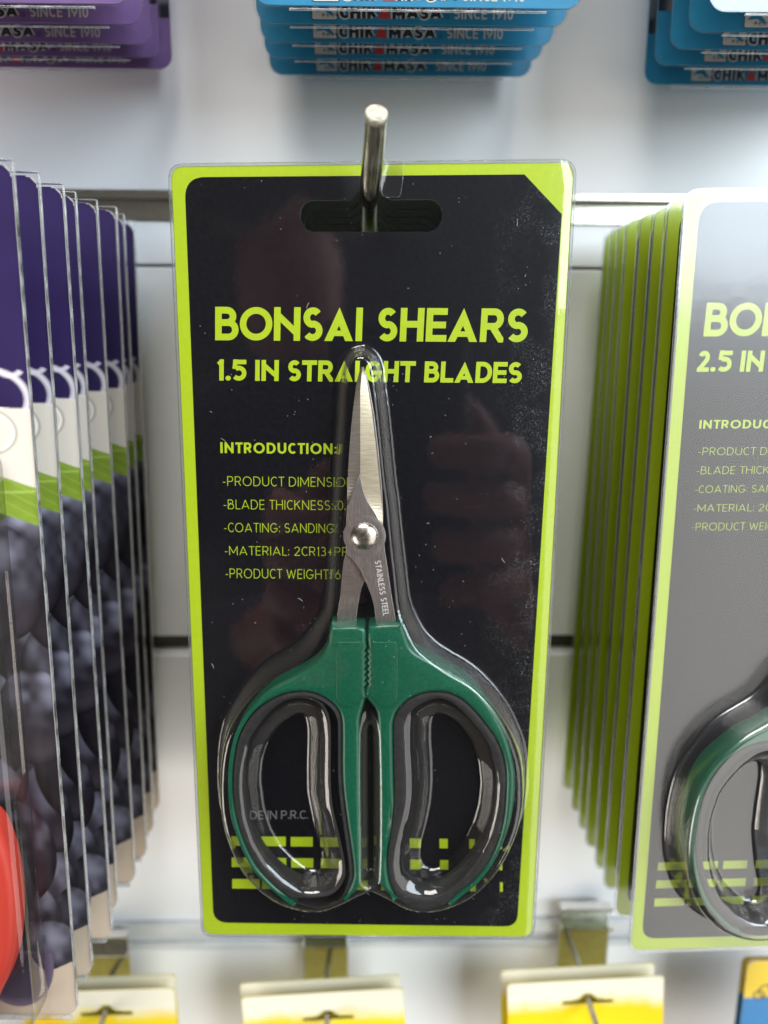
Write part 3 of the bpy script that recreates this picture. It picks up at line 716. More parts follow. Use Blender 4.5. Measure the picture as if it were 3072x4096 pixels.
def make_shears():
    root = empty('shears', PM)
    FH = 7.0
    # rear blade (carries the left handle): shows below the pivot and as a sliver right of the front blade
    rear = LL([(1452, 1480), (1462, 1484), (1478, 1550), (1497, 1655), (1513, 1790), (1528, 1945), (1533, 2060), (1520, 2200), (1458, 2328), (1446, 2352), (1431, 2427), (1426, 2473), (1426, 2600), (1340, 2600), (1349, 2458), (1362, 2382), (1366, 2322), (1374, 2247), (1386, 2205), (1400, 2000), (1430, 1600)], 4.8)
    rb = link('blade', shape([rear], 3.6, 4.8, .15, 1), root, 'steel_satin')
    rb['label'] = 'rear blade joined to the left handle'
    fp = LL([(1375, 2250), (1446, 2352), (1437, 2392), (1362, 2378), (1367, 2322)], 4.86)
    link('ground_facet', flat([fp], 4.86), rb, 'steel_ground')
    # front blade
    ledge = [(1443, 1469), (1426, 1531), (1414, 1621), (1404, 1712), (1395, 1832), (1390, 1950), (1387, 2030)]
    redge = [(1455, 1469), (1470, 1543), (1488, 1651), (1506, 1802), (1519, 1938), (1523, 1975), (1530, 2051), (1533, 2126)]
    cl = [(1449, 1469), (1441, 1560), (1441, 1893)]
    rb1 = [(1449, 1469), (1441, 1560), (1441, 1893), (1449, 1950), (1455, 1969), (1467, 1999), (1485, 2030), (1497, 2045), (1521, 2093), (1533, 2126)]
    lb1 = [(1449, 1469), (1441, 1560), (1441, 1893), (1401, 1996), (1387, 2030)]
    flatp = [(1441, 1893), (1449, 1950), (1455, 1969), (1467, 1999), (1485, 2030), (1497, 2045), (1521, 2093), (1533, 2126), (1539, 2201), (1551, 2277), (1566, 2382), (1582, 2473), (1588, 2600), (1500, 2600), (1502, 2479), (1497, 2427), (1485, 2382), (1470, 2343),
             (1446, 2286), (1419, 2247), (1395, 2222), (1384, 2210), (1383, 2141), (1387, 2030), (1401, 1996)]
    under = [(1449, 1471)]+ledge[1:]+[(1383, 2141), (1384, 2208)]
    fb = link('blade', shape([LL(flatp, FH)], FH-1.3, FH, .10, 1), root, 'steel_satin')
    fb['label'] = 'front blade with bright ground edge, joined to the right handle'
    link('ground_facet', strip_between(LL(rb1, FH+.01), LL([(1455, 1466)]+redge[1:], FH-.6), FH+.01, FH-.62, 40), fb, 'steel_bright')
    link('ground_facet', strip_between(LL(lb1, FH+.01), LL([(1443, 1466)]+ledge[1:], FH-.6), FH+.01, FH-.75, 40), fb, 'steel_ground')
    core = LL([(1449, 1470), (1470, 1545), (1488, 1653), (1506, 1802), (1521, 1975), (1532, 2120), (1385, 2120), (1389, 1950), (1396, 1832), (1405, 1712), (1415, 1621), (1427, 1533)], FH-.8)
    link('blade_core', shape([core], FH-1.5, FH-.8), fb, 'steel_ground')
    # pressed ring round the pivot, rivet
    c = np.array(L(1458, 2146, FH+.5)); pr = 56/15.2
    def ring(r0, r1, h0, h1, n=48):
        V, F = [], []
        for k in range(n):
            a = 2*math.pi*k/n
            for r_, h_ in ((r0, h0), ((r0+r1)/2, max(h0, h1)+.10), (r1, h1)):
                V.append((c[0]+r_*math.cos(a), -h_, c[1]+r_*math.sin(a)))
        for k in range(n):
            j = (k+1) % n
            for q in range(2): F.append((3*k+q, 3*k+q+1, 3*j+q+1, 3*j+q))
        me = mesh_from(V, F); bm = bmesh.new(); bm.from_mesh(me); bmesh.ops.recalc_face_normals(bm, faces=bm.faces)
        bm.to_mesh(me); bm.free(); return me
    link('pressed_ring', ring(pr*1.0, pr*1.52, FH+.03, FH+.02), fb, 'steel_satin', True)
    V, F = [], []; n, m = 40, 12
    for i in range(m):
        a = math.pi/2*i/(m-1)
        for k in range(n):
            b = 2*math.pi*k/n; V.append((c[0]+pr*math.cos(a)*math.cos(b), -(FH+.02+1.75*math.sin(a)), c[1]+pr*math.cos(a)*math.sin(b)))
    for i in range(m-1):
        for k in range(n): F.append((i*n+k, i*n+(k+1) % n, (i+1)*n+(k+1) % n, (i+1)*n+k))
    me = mesh_from(V, F); bm = bmesh.new(); bm.from_mesh(me); bmesh.ops.remove_doubles(bm, verts=bm.verts, dist=1e-6); bmesh.ops.recalc_face_normals(bm, faces=bm.faces); bm.to_mesh(me); bm.free()
    link('rivet', me, root, 'satin_dome', True)
    # STAINLESS STEEL, stamped down the tang (tops of the letters face right)
    A_, B_ = L(1498, 2244, FH), L(1533, 2462, FH); T_ = L(1522, 2241, FH)
    link('stamped_lettering', text_mesh('STAINLESS STEEL', A_, B_, T_, .13, FH+.04, .16, .5, .004, .16), fb, 'stamped_steel')
    for side in (-1, 1):
        h = link('handle', shape([handle_poly(side, HND-1.0)], .9, HND, 1.15, 3), root, 'green_plastic', True)
        h.data.set_sharp_from_angle(angle=math.radians(50))
        h['label'] = 'green plastic handle on the %s' % ('left' if side < 0 else 'right')
        g = link('grip', shape(grip_polys(side, HND-1.2), 1.2, HND-.15, 1.0, 3), h, 'grey_rubber', True)
        g.data.set_sharp_from_angle(angle=math.radians(50))
        pad = [(1344, 2590), (1344, 2780), (1350, 2808), (1368, 2825), (1395, 2830), (1420, 2822), (1440, 2800), (1449, 2780), (1449, 2590), (1442, 2568), (1352, 2568)]
        if side > 0: pad = [(2932-x+3, y) for x, y in pad]
        link('raised_pad', shape([round_poly(LL(pad, HND+.2), [.4]*len(pad), 3)], HND-.6, HND+.22, .14, 2), h, 'green_plastic', True).data.set_sharp_from_angle(angle=math.radians(40))
    return root

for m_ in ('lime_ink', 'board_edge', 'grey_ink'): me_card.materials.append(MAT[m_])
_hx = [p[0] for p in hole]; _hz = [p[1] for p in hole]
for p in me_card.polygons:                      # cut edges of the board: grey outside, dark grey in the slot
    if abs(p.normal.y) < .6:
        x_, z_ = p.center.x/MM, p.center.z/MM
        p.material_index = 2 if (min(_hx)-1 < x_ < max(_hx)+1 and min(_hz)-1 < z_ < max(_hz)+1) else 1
def make_pack(mat4, film=None, frontal=True, skin='clear_film'):
    root = empty('shears_pack', mat4)
    card = link('backing_card', me_card, root, None)
    link('black_print', me_panel, card, 'black_ink')
    if frontal:
        for me in me_title: link('title_lettering', me, card, 'lime_ink')
        for me in me_small: link('small_lettering', me, card, 'lime_ink')
        for me in me_bars: link('printed_bar', me, card, 'lime_ink')
    bl_ = link('blister', film or me_blister, root, None, True)
    if not bl_.data.materials: bl_.data.materials.append(MAT[skin])
    link('clear_edge', me_rim, root, 'clear_rim')
    return root
for m_ in (me_card, me_panel, me_rim, *me_title, *me_small, *me_bars): pass

ORD = ['first', 'second', 'third', 'fourth', 'fifth', 'sixth', 'seventh', 'eighth', 'ninth', 'tenth']
main = make_pack(PM)
# MADE IN P.R.C. moulded in the recess of the blister
link('moulded_lettering', text_mesh('DE IN P.R.C.', L(1000, 3277, FLOOR_H+.4), L(1232, 3275, FLOOR_H+.4), L(1000, 3243, FLOOR_H+.4), .12, FLOOR_H+.40, .10, .3, .004, .12), [o for o in COL.objects if o.name == 'blister'][0], 'grey_ink')
def fibres():
    r = random.Random(12); V, F = [], []
    for k in range(46):
        x, z = r.uniform(-45, 44), r.uniform(-210, -5)
        if inside_poly(np.array([x]), np.array([z]), base_out)[0] or inside_poly(np.array([x]), np.array([z]), grow(hole, 2))[0]: continue
        a, ln, cv = r.uniform(0, 6.28), r.choice([.35, .5, .7, 1.6]), r.uniform(-1.6, 1.6); pts = []
        for i in range(6):
            pts.append((x, z)); x += math.cos(a)*ln/5; z += math.sin(a)*ln/5; a += cv/5
        stroke_strip(pts, r.uniform(.05, .09), V, F, .72)
    me = mesh_from([(v[0], -v[2], v[1]) for v in V], F); return me
tag(link('dust_fibres', fibres(), main, 'pale_dust'), kind='stuff')
tag(main, 'black and lime shears pack with 1.5 in straight blades, front and centre', 'pack', 'bonsai shears packs on the middle hook')
shears = make_shears()
tag(shears, 'green-handled bonsai shears with short straight steel blades in the middle pack', 'shears', 'bonsai shears')
# packs behind it on the same hook, seen through the hanging slot
for k in range(6):
    q = make_pack(pack_matrix(.3+.25*k, 217.5+12.4*k, 44.0, -.3, -1.4+.35*k), frontal=False)
    tag(q, 'black and lime pack behind the middle one, %s from the front on that hook' % ORD[k+1], 'pack', 'bonsai shears packs on the middle hook')

# right-hand stack of the longer shears
S2 = .93
cxs, czs = L(1490, 3300)
dx2, dz2 = -2.6, -6.6
def xf2(X, Z): return (X-cxs-dx2)/S2+cxs, (Z-czs-dz2)/S2+czs
me_blister2 = build_blister(xf2)
rdepth = [203.2, 217, 229, 239.6, 251, 262, 273, 288]
rleft = [78.8, 79.5, 80.5, 80.0, 80.0, 80.8, 82.0, 84.0]
packs2 = []
me_title2 = titles([('2', 20, 140)])
for k, (d, x) in enumerate(zip(rdepth, rleft)):
    m4 = pack_matrix(x+50, d, 39.3+.15*k, -.2 if k == 0 else 0, .6 if k == 0 else (.5, -.4, .2, -.6, .4, -.2, .3)[k-1], (-.62, -.45, -.2, -.3, -.3, -.1, .2, .7)[k])
    q = make_pack(m4, film=me_blister2, frontal=False, skin='clear_film_wavy')
    if k == 0:
        cd = [o for o in COL.objects if o.parent == q and o.name.startswith('backing_card')][0]
        for me, (ox, oz) in zip(me_title2, ((-2.7, 7.0), (-2.5, 8.3))):
            link('title_lettering', me, cd, 'lime_ink').location = (ox*MM, 0, oz*MM)
        z0_ = L(882, 1812)[1]; x0_ = L(882, 1812)[0]
        for me in me_small:
            o = link('small_lettering', me, cd, 'lime_ink'); o.scale = (.94, 1, .80); o.location = ((x0_-2.2-x0_*.94)*MM, 0, (z0_+12.6-z0_*.80)*MM)
        zb_ = L(925, 3555)[1]; xb_ = L(925, 3555)[0]
        for me in me_bars:
            o = link('printed_bar', me, cd, 'lime_ink'); o.scale = (1.12, 1, .86); o.location = ((xb_-3.2-xb_*1.12)*MM, 0, (zb_-.6-zb_*.86)*MM)
        tag(q, 'black and lime pack of shears with 2.5 in blades, front of the right stack', 'pack', 'bonsai shears packs on the right hook')
        s2 = copy_tree(shears)
        s2.matrix_world = m4 @ Matrix.Translation(((cxs+dx2-cxs*S2)*MM, 0, (czs+dz2-czs*S2)*MM)) @ Matrix.Diagonal((S2, .97, S2, 1))
        tag(s2, 'green-handled bonsai shears inside the front pack at the right edge', 'shears', 'bonsai shears')
    else:
        tag(q, 'lime-edged shears pack in the right stack, %s from the front' % ORD[k], 'pack', 'bonsai shears packs on the right hook')

# ==================================================================
# HOOKS
# ==================================================================
def make_hook(x, ztop, ytip, tip, rad=2.5, red=True, bend=None):
    """rod from the wall, bent upwards at its end"""
    root = empty('display_hook', Matrix.Translation((x*MM, WY*MM, ztop*MM+EYE)))
    tipv = np.array([tip[0]-x, tip[1]-WY, tip[2]-ztop])
    bendp = np.array([0, bend-WY, 0.0])
    path = [(0, 2, 0), (0, -20, 0)]+[(0, -20+(bendp[1]+26)*t, 0) for t in (.3, .6, .85)]
    u = tipv-bendp
    for t in np.linspace(0, 1, 9)[0:]:
        a = bendp+np.array([0, 6, 0])*(1-t); b = bendp+u*(6/np.linalg.norm(u))*t
        path.append(tuple(a*(1-t)+b*t))
    path += [tuple(bendp+u*.55), tuple(bendp+u*.9), tuple(tipv)]
    link('rod', tube(path, rad, 28, False), root, 'rod_steel')
    d = u/np.linalg.norm(u)
    link('rod_end', tube([tuple(tipv-d*1.4), tuple(tipv+d*.05), tuple(tipv+d*.25)], [rad*1.005, rad*1.0, rad*.88], 28), root, 'cut_steel')
    if red:
        off = np.array([0, .62, .78])*.6
        link('red_tip', tube([tuple(tipv+off-d*1.1), tuple(tipv+off-d*.35)], rad*.99, 28), root, 'red_paint')
    link('wall_plate', boxes([(-11, 11, -1.6, -.1, -9, 12)], .4), root, 'chrome')
    return root
rodz = L(1480, 748, 0)[1]+44.25-2.7
h = make_hook(at(1478, 800, 205)[0], rodz, 170, at(1506, 452, 181), bend=200.0)
tag(h, 'thick steel hook with upturned end and cut tip through the middle pack', 'hook')
h = make_hook(131, rodz-5.5, 170, (136, 172, 45), bend=196.0)
tag(h, 'steel hook carrying the right-hand stack of shears packs', 'hook')

# clear tab added beside the hook to give the bright streaks there
def clear_tab():
    V = []; F = []
    pts = [(1510, 640), (1612, 650), (1615, 700), (1603, 785), (1590, 792), (1528, 788)]
    return shape([round_poly(LL(pts, 1.2), [.2, .8, 0, .9, .9, .4], 4)], 1.0, 1.5, .12, 1)
tb = link('streak_tab', clear_tab(), None, 'clear_box'); tb.matrix_world = PM
tag(tb, 'small clear plastic tab added beside the hook for the bright streaks there', 'tab')

# ==================================================================
# PACKS ON THE LEFT: grape photograph cards in clear clamshells
# ==================================================================
GW, GH = 104.0, 228.0
def hexc(r, g, b): return np.array([(c/255)**2.2 for c in (r, g, b)])
def grape_print(X, Z):
    """X 0..-GW leftwards from the right edge, Z 0..-GH down"""
    C = np.zeros(X.shape+(3,)); x = X; z = np.interp(Z, [-GH, -211, -84, -74.5, -53, 0], [-GH, -211, -108.5, -96, -68, 0])
    C[:] = hexc(44, 35, 72)
    n = noise2(x, z, 3, 9)[..., None]; C *= (.8+.45*n)
    # white ground with soft water drops
    zb = -68-2.5*np.cos((x+2)/9.0)
    wht = z < zb; C[wht] = hexc(208, 200, 188)
    # pale splash curls across the boundary
    def curl(cx, cz, r, a0, a1, wd, col, al=1.0):
        dx, dz = x-cx, z-cz; rr = np.hypot(dx, dz); ang = np.degrees(np.arctan2(dz, dx)) % 360
        k = (np.abs(rr-r) < wd) & (((ang-a0) % 360) < ((a1-a0) % 360))
        sh = (1-np.clip(np.abs(rr-r)/wd, 0, 1))[..., None]
        C[k] = C[k]*(1-al*(.35+.65*sh[k]))+hexc(*col)*al*(.35+.65*sh[k])
    curl(-9, -67.5, 8.6, -25, 110, 1.0, (214, 208, 214))
    curl(-4.2, -57.5, 3.0, 205, 330, .9, (206, 200, 212)); curl(-10, -60, 5, 60, 170, .8, (190, 184, 200))
    curl(-11, -78, 7.2, -70, 78, .5, (150, 140, 128), .8); curl(-11, -78, 6.5, -60, 70, .5, (245, 238, 226), .8)
    curl(-30, -62, 9, 0, 180, 1.2, (214, 208, 214)); curl(-50, -66, 12, 10, 160, 1.2, (214, 208, 214))
    # leaf
    lt = -96-4.0*np.sin((x+6)/8.0)+(x+GW)/GW*3; lb = lt-12.5
    leaf = z < lt; vein = np.abs(((x*.9+z*1.3) % 5.0)-2.5) < .22
    C[leaf] = hexc(122, 146, 52); C[leaf] *= (.85+.3*noise2(x, z, 5, 3)[leaf])[..., None]
    C[leaf & vein] = hexc(142, 165, 74)
    C[leaf & (np.abs(z-(lt-5)-(x+8)*.5) < .35)] = hexc(150, 172, 84)
    # grapes
    gr = z < lb; C[gr] = hexc(24, 22, 28)
    r = random.Random(4); cs = []
    for row in range(12):
        for c in range(7):
            cs.append((-4-c*16.5+(row % 2)*8+r.uniform(-2, 2), -112-row*10.0+r.uniform(-2, 2), r.uniform(9.5, 12.5), r.random()))
    r.shuffle(cs)
    for cx, cz, rr, q in cs:
        dx, dz = (x-cx)/rr, (z-cz)/(rr*1.12); d2 = dx*dx+dz*dz; k = (d2 < 1) & (z < lb)
        nz_ = np.sqrt(np.clip(1-d2, 0, 1))
        lam = np.clip(.15*dx+.62*dz+.5*nz_, 0, 1)
        bl = noise2(x+cx*3, z, 11, 2.2)*.5+noise2(x, z+cz, 12, 5)*.7
        edge_ = np.clip((d2-.55)/.45, 0, 1)
        col = hexc(40, 36, 44)[None, None]*(.35+.9*lam[..., None])*(1-.55*edge_[..., None])+hexc(150, 152, 172)[None, None]*(np.clip(lam*1.1, 0, 1)**2.2*1.25*np.clip(bl-.28, 0, 1)**1.3)[..., None]
        col = col+hexc(120, 108, 122)[None, None]*(np.clip(-dz-.25, 0, 1)*np.clip(.5+dx*.5, 0, 1)*.55*(1-edge_))[..., None]
        C[k] = col[k]
    # cream foot, with the last grapes hanging into it
    foot = z < -GH+16+2.5*np.sin(x/5.0+.8)+np.where(x < -14, 60, 0)*0
    inlast = np.hypot(x+16, (z+GH-17)/1.35) < 10.5
    C[foot & ~inlast] = hexc(182, 168, 150)
    k = inlast & (z < -GH+20)
    dd = np.hypot(x+16, (z+GH-17)/1.35)/10.5
    C[k] = (hexc(70, 62, 84)[None]*(.6+.7*dd[k][:, None])+hexc(160, 150, 170)[None]*(np.clip(dd[k]-.75, 0, 1)*.5)[:, None])
    return C
g_out = rrect(-GW, -GH, 0, 0, 3.2)
me_gcard = shape([g_out], -.7, 0)
me_gprint = join_keep([print_sheet(-GW+.05, -24.0, -GH+.05, -.05, .8, .06, grape_print, lambda X, Z: inside_poly(X, Z, grow(g_out, .02))),
    print_sheet(-24.0, -.05, -GH+.05, -.05, .34, .06, grape_print, lambda X, Z: inside_poly(X, Z, grow(g_out, .02)))])
me_gflange = boxes([(.42, .66, -.8, .4, -GH+3.5, .6), (-GW*.9, .6, -.9, .3, .5, .8)], .06)
me_gbot = boxes([(-GW*.93, -1.5, -1.0, .4, -GH-.9, -GH-.1)], .15)
def clam_mesh(d=9.5):
    """clear clamshell: raised box with rounded edges and its side walls"""
    x0, x1, z0, z1 = -GW+9, -8.5, -GH+5, -62
    return shape([rrect(x0, z0, x1, z1, 6, 8)], .4, d, 2.4, 4)
me_clam = clam_mesh()
me_clam2 = shape([rrect(-GW+9, -GH+3.5, -6.5, -62, 7, 8)], .4, 13, 3.0, 4)
gd = [187.4, 201.2, 215.9, 228.6, 241.6, 254.9, 279.9-10, 293.7-9]
gx = [-80.8, -80.7, -80.5, -82.0, -80.6, -79.2, -81.5, -82.5]
for k, (d, x) in enumerate(zip(gd, gx)):
    q = empty('grape_pack', pack_matrix(x, d, 40+.25*k, 0, (-.3, .9, -.8, .5, 1.1, -.7, .8, -.4)[k], (.75, .95, .70, .9, .72, 1.0, .8, .95)[k]))
    link('backing_card', me_gcard, q, 'board_edge'); link('grape_print', me_gprint, q, 'printed_board')
    link('clear_edge', me_gflange, q, 'clear_flange'); link('clear_foot', me_gbot, q, 'clear_flange')
    link('clamshell', me_clam2 if k == 0 else me_clam, q, 'clear_box', True)
    tag(q, ('front grape photo pack of the left stack, red tool handle behind its plastic' if k == 0 else
            'grape photo pack with purple top in the left stack, %s from the front' % ORD[k]), 'pack', 'grape photo packs stacked on the left')
# the red handle inside the front pack
q0 = pack_matrix(gx[0], gd[0], 40, 0, -.3, .75)
def gl0(u, v, h):
    inv = np.array(q0.inverted()); o = (inv @ np.array([0, 0, EYE, 1.0]))[:3]/MM; d = inv[:3, :3] @ ray(u, v)
    t = (-h-o[1])/d[1]; p = o+t*d; return (p[0], p[2])
rp = [gl0(u, v, 7) for u, v in [(-60, 3240), (0, 3275), (35, 3350), (62, 3440), (78, 3560), (80, 3680), (70, 3790), (45, 3880), (5, 3965), (-60, 4080), (-200, 4200), (-330, 4100), (-380, 3800), (-300, 3450), (-180, 3280)]]
rt = empty('pruner', q0)
link('red_handle', shape([smooth_closed(rp, 3)], 2.0, 10.5, 2.6, 4), rt, 'red_paint', True)
link('handle_spring', shape([[(p[0]-14, p[1]+40) for p in rrect(-40, -200, -34, -150, 2.5)]], 3, 8, 1, 2), rt, 'grey_rubber')
tag(rt, 'red plastic handle of a pruner inside the front left pack', 'pruner')

# ==================================================================
# PACKS ABOVE: blue and purple cards with the maker's name along the foot
# ==================================================================
BW, BH, BR = 88.8, 190.0, 4.2
JP = None
def jp_mesh():
    """the small katakana line of the emblem, drawn as strokes"""
    V, F = [], []
    G = [ [[(.1, .85), (.9, .95)], [(.0, .55), (1, .55)], [(.5, .9), (.4, .0)]],
          [[(.0, .7), (.9, .7)], [(.9, .7), (.7, .0)], [(.45, 1), (.1, .0)]],
          [[(.0, .9), (1, .9)], [(1, .9), (.45, .35)], [(.3, .5), (.65, .1)]],
          [[(.0, .65), (1, .65)], [(.25, .95), (.25, .3)], [(.75, .95), (.55, .0)]] ]
    k = 0
    for i, g in enumerate(G):
        for s in g:
            stroke_strip([(i*1.15+p[0]*.95, p[1]) for p in s], .16, V, F, .12+.004*(k % 3)); k += 1
    return V, F
def brand_meshes(x0, x1, z0):
    """line of print: emblem, wide outlined wordmark with a red wedge, SINCE 1910. z0 = baseline, x0/x1 left and right ends"""
    W = x1-x0; capz = 3.15
    out = {}
    # emblem: white tile with a dark frame and the white animal shape reduced to a curl
    ex0, ex1 = x0, x0+W*.122
    out['emblem_frame'] = (flat([rrect(ex0-.2, z0-.5, ex1+.2, z0+capz+.7, .5)], .085), 'dark_ink')
    out['emblem_tile'] = (join([flat([rrect(ex0, z0-.3, ex1, z0+capz+.5, .4)], .10)]), 'tile_white')
    out['emblem_curl'] = (join([flat([[(ex0+.6, z0+1.6), (ex0+2.0, z0+3.0), (ex0+4.6, z0+3.2), (ex1-2.2, z0+2.5), (ex1-1.2, z0+1.5), (ex1-1.2, z0+.5), (ex1-2.4, z0+1.2), (ex0+3.5, z0+1.9)]], .115)]), 'blue_ink')
    V, F = jp_mesh(); sc_ = 1.05
    out['emblem_lettering'] = (mesh_from([(ex0+2.6+v[0]*sc_*1.1, -v[2]-.01, z0+.15+v[1]*sc_) for v in V], F), 'dark_ink')
    a = x0+W*.136; b = x0+W*.643
    V1, V2 = [], []
    st, wd = text_layout('CHIK', .24, .10); st2, wd2 = text_layout('MASA', .24, .10)
    tot = wd+.16+.72+.16+wd2
    s = (b-a)/tot
    for name, t, hh, mat in (('wordmark_outline', .46, .10, 'tile_white'), ('wordmark', .24, .13, 'dark_ink')):
        V, F = [], []; k = 0
        for q in st: stroke_strip(q, t, V, F, hh+.003*(k % 5)); k += 1
        for q in st2: stroke_strip([(p[0]+wd+.16+.72+.16, p[1]) for p in q], t, V, F, hh+.003*(k % 5)); k += 1
        out[name] = (mesh_from([(a+v[0]*s, -v[2], z0+v[1]*capz) for v in V], F), mat)
    rx = a+(wd+.10)*s
    out['red_wedge'] = (flat([[(rx, z0), (rx+.84*s, z0), (rx+.54*s, z0+capz), (rx+.30*s, z0+capz)]], .145), 'red_ink')
    r_ = .55; cxr = b+1.6
    ring = [(cxr+r_*math.cos(t), z0+.7+r_*math.sin(t)) for t in np.linspace(0, 2*math.pi, 17)[:-1]]
    ringi = [(cxr+.38*math.cos(t), z0+.7+.38*math.sin(t)) for t in np.linspace(0, 2*math.pi, 17)[:-1]]
    out['registered_mark'] = (flat([ring, ringi], .11), 'dark_ink')
    m = text_mesh('SINCE 1910', (x0+W*.703, z0+.1), (x1, z0+.1), (x0+W*.703, z0+capz-.1), .17, .11, .12, .4)
    out['lettering'] = (m, 'pale_ink')
    return out
principled('tile_white', (.72, .70, .66), .5); principled('dark_ink', (.012, .012, .014), .5)
principled('red_ink', (.60, .04, .02), .5); principled('pale_ink', (.60, .58, .54), .5)
noise_vary(principled('blue_ink', (.018, .25, .46), .38, coat=.2), 120, (.016, .235, .43), (.022, .27, .50))
noise_vary(principled('purple_ink', (.20, .115, .31), .38, coat=.2), 120, (.185, .105, .29), (.225, .13, .34))

def upper_print(X, Z):
    """picture zone of these cards: dark and grey check with orange rules"""
    C = np.zeros(X.shape+(3,)); C[:] = hexc(120, 122, 126)
    ck = (np.floor((X+200)/7.5)+np.floor((Z+400)/7.0)) % 2 > 0
    C[ck] = hexc(26, 26, 32); n = noise2(X, Z, 8, 5); C *= (.7+.6*n)[..., None]
    C[np.abs((Z+170) % 23.0) < .55] = hexc(190, 120, 30)
    return C
b_out = rrect(0, 0, BW, BH, BR)
PICT = 15.5
def card_top_shape(): return round_poly([(0, PICT), (BW, PICT), (BW, BH), (0, BH)], [0, 0, 4, 4])
me_bcard = shape([b_out], -.6, 0)
me_bpic = print_sheet(.05, BW-.05, PICT, BH-6, 1.2, .07, upper_print)
me_bcup = shape([rrect(5.5, 17.0, BW-5.5, BH-8, 5, 6)], .4, 10.5, 2.2, 4)
me_blip = boxes([(9.5, BW-9.5, -.7, .1, -1.35, -.95)], .1)
me_bfilm = shape([grow(b_out, .7)], .3, .55, .08, 1)
brand = brand_meshes(15.9, BW-15.4, 1.35)
def make_top(mat4, ink, bm_):
    q = empty('tool_pack', mat4)
    c = link('backing_card', me_bcard if ink == 'blue_ink' else me_pcard, q, ink)
    link('picture_print', me_bpic, c, 'printed_board')
    for nm, (me, mt) in bm_.items(): link(nm, me, c, mt)
    link('blister', me_bcup, q, 'clear_box', True); link('clear_film', me_bfilm, q, 'clear_film2')
    link('clear_lip', me_blip, q, 'clear_flange')
    return q
clear('clear_film2', dust=.1, wav=.15, milk=.004, boost=1.2)
me_pcard = me_bcard.copy()
for k, (d, x, tl) in enumerate([(232.6, -31.4, .0), (244.6, -32.4, .15), (258.2, -33.1, -.2), (271.5, -33.6, .1), (287, -34.0, .3)]):
    q = make_top(pack_matrix(x, d, 90.3, 0, 0, -tl*.6), 'blue_ink', brand)
    tag(q, 'blue pack in the top middle stack, %s from the front' % ORD[k] if k else 'blue pack at the front of the top middle stack', 'pack', 'blue packs on the top middle hook')
for k, (d, x) in enumerate([(228, 90.8), (242, 90.9), (255, 90.5), (269, 90.9), (287, 94.0)]):
    q = make_top(pack_matrix(x, d, 88.7, 0, 0, .2*(k % 3-1)), 'blue_ink', brand)
    tag(q, 'blue pack in the top right stack, %s from the front' % ORD[k] if k else 'blue pack at the front of the top right stack', 'pack', 'blue packs on the top right hook')
brand_p = {k: (m.copy(), t) for k, (m, t) in brand.items()}
brand_p['emblem_curl'] = (brand_p['emblem_curl'][0], 'purple_ink')
for k, (d, x) in enumerate([(239, -66.5), (252, -66.9), (266.4, -68.4), (279, -68.9), (289, -67.4)]):
    q = make_top(pack_matrix(x-BW, d, 92.3, 0, 0, .15*(k % 3-1)), 'purple_ink', brand_p)
    tag(q, 'purple pack in the top left stack, %s from the front' % ORD[k] if k else 'purple pack at the front of the top left stack', 'pack', 'purple packs on the top left hook')

# ==================================================================
# BELOW: yellow header cards on wire hooks, chrome brackets on the rail
# ==================================================================
def header_print(seed, cream=.78):
    def fn(X, Z):
        n = noise2(X+40, Z+90, seed, 7)*5+noise2(X, Z, seed+1, 2.5)*1.2
        t = np.clip((-Z-5.2-n*.8-np.abs(X)*.03)/6.0, 0, 1)[..., None]
        a = hexc(228, 222, 200); b = hexc(228, 204, 26)
        C = a*(1-t)+b*t; o = np.clip((noise2(X+9, Z, seed+5, 12)-.45)*2, 0, 1)[..., None]*t
        return C*(1-.5*o)+hexc(238, 172, 6)*.5*o
    return fn
HW, HH = 49.0, 60.0
slot = [(-10.2, -.9), (-4.2, -.5), (-2.3, 1.0), (-1.2, 2.2), (1.2, 2.2), (2.3, 1.0), (4.2, -.5), (10.2, -.9), (10.6, -1.6), (9.8, -2.1), (-9.8, -2.1), (-10.6, -1.6)]
principled('header_back', (.52, .45, .08), .6)
me_slotcol = None
headers = [ # u left top, v left top, u right top, v right top, depth, slot u, v
    ('left', (80, 3972), (698, 3951), 268.0, (424, 4046), 2),
    ('middle', (963, 3990), (1614, 3951), 268.0, (1306, 4064), 5),
    ('right', (2028, 3936), (2657, 3903), 268.0, (2346, 3999), 9)]
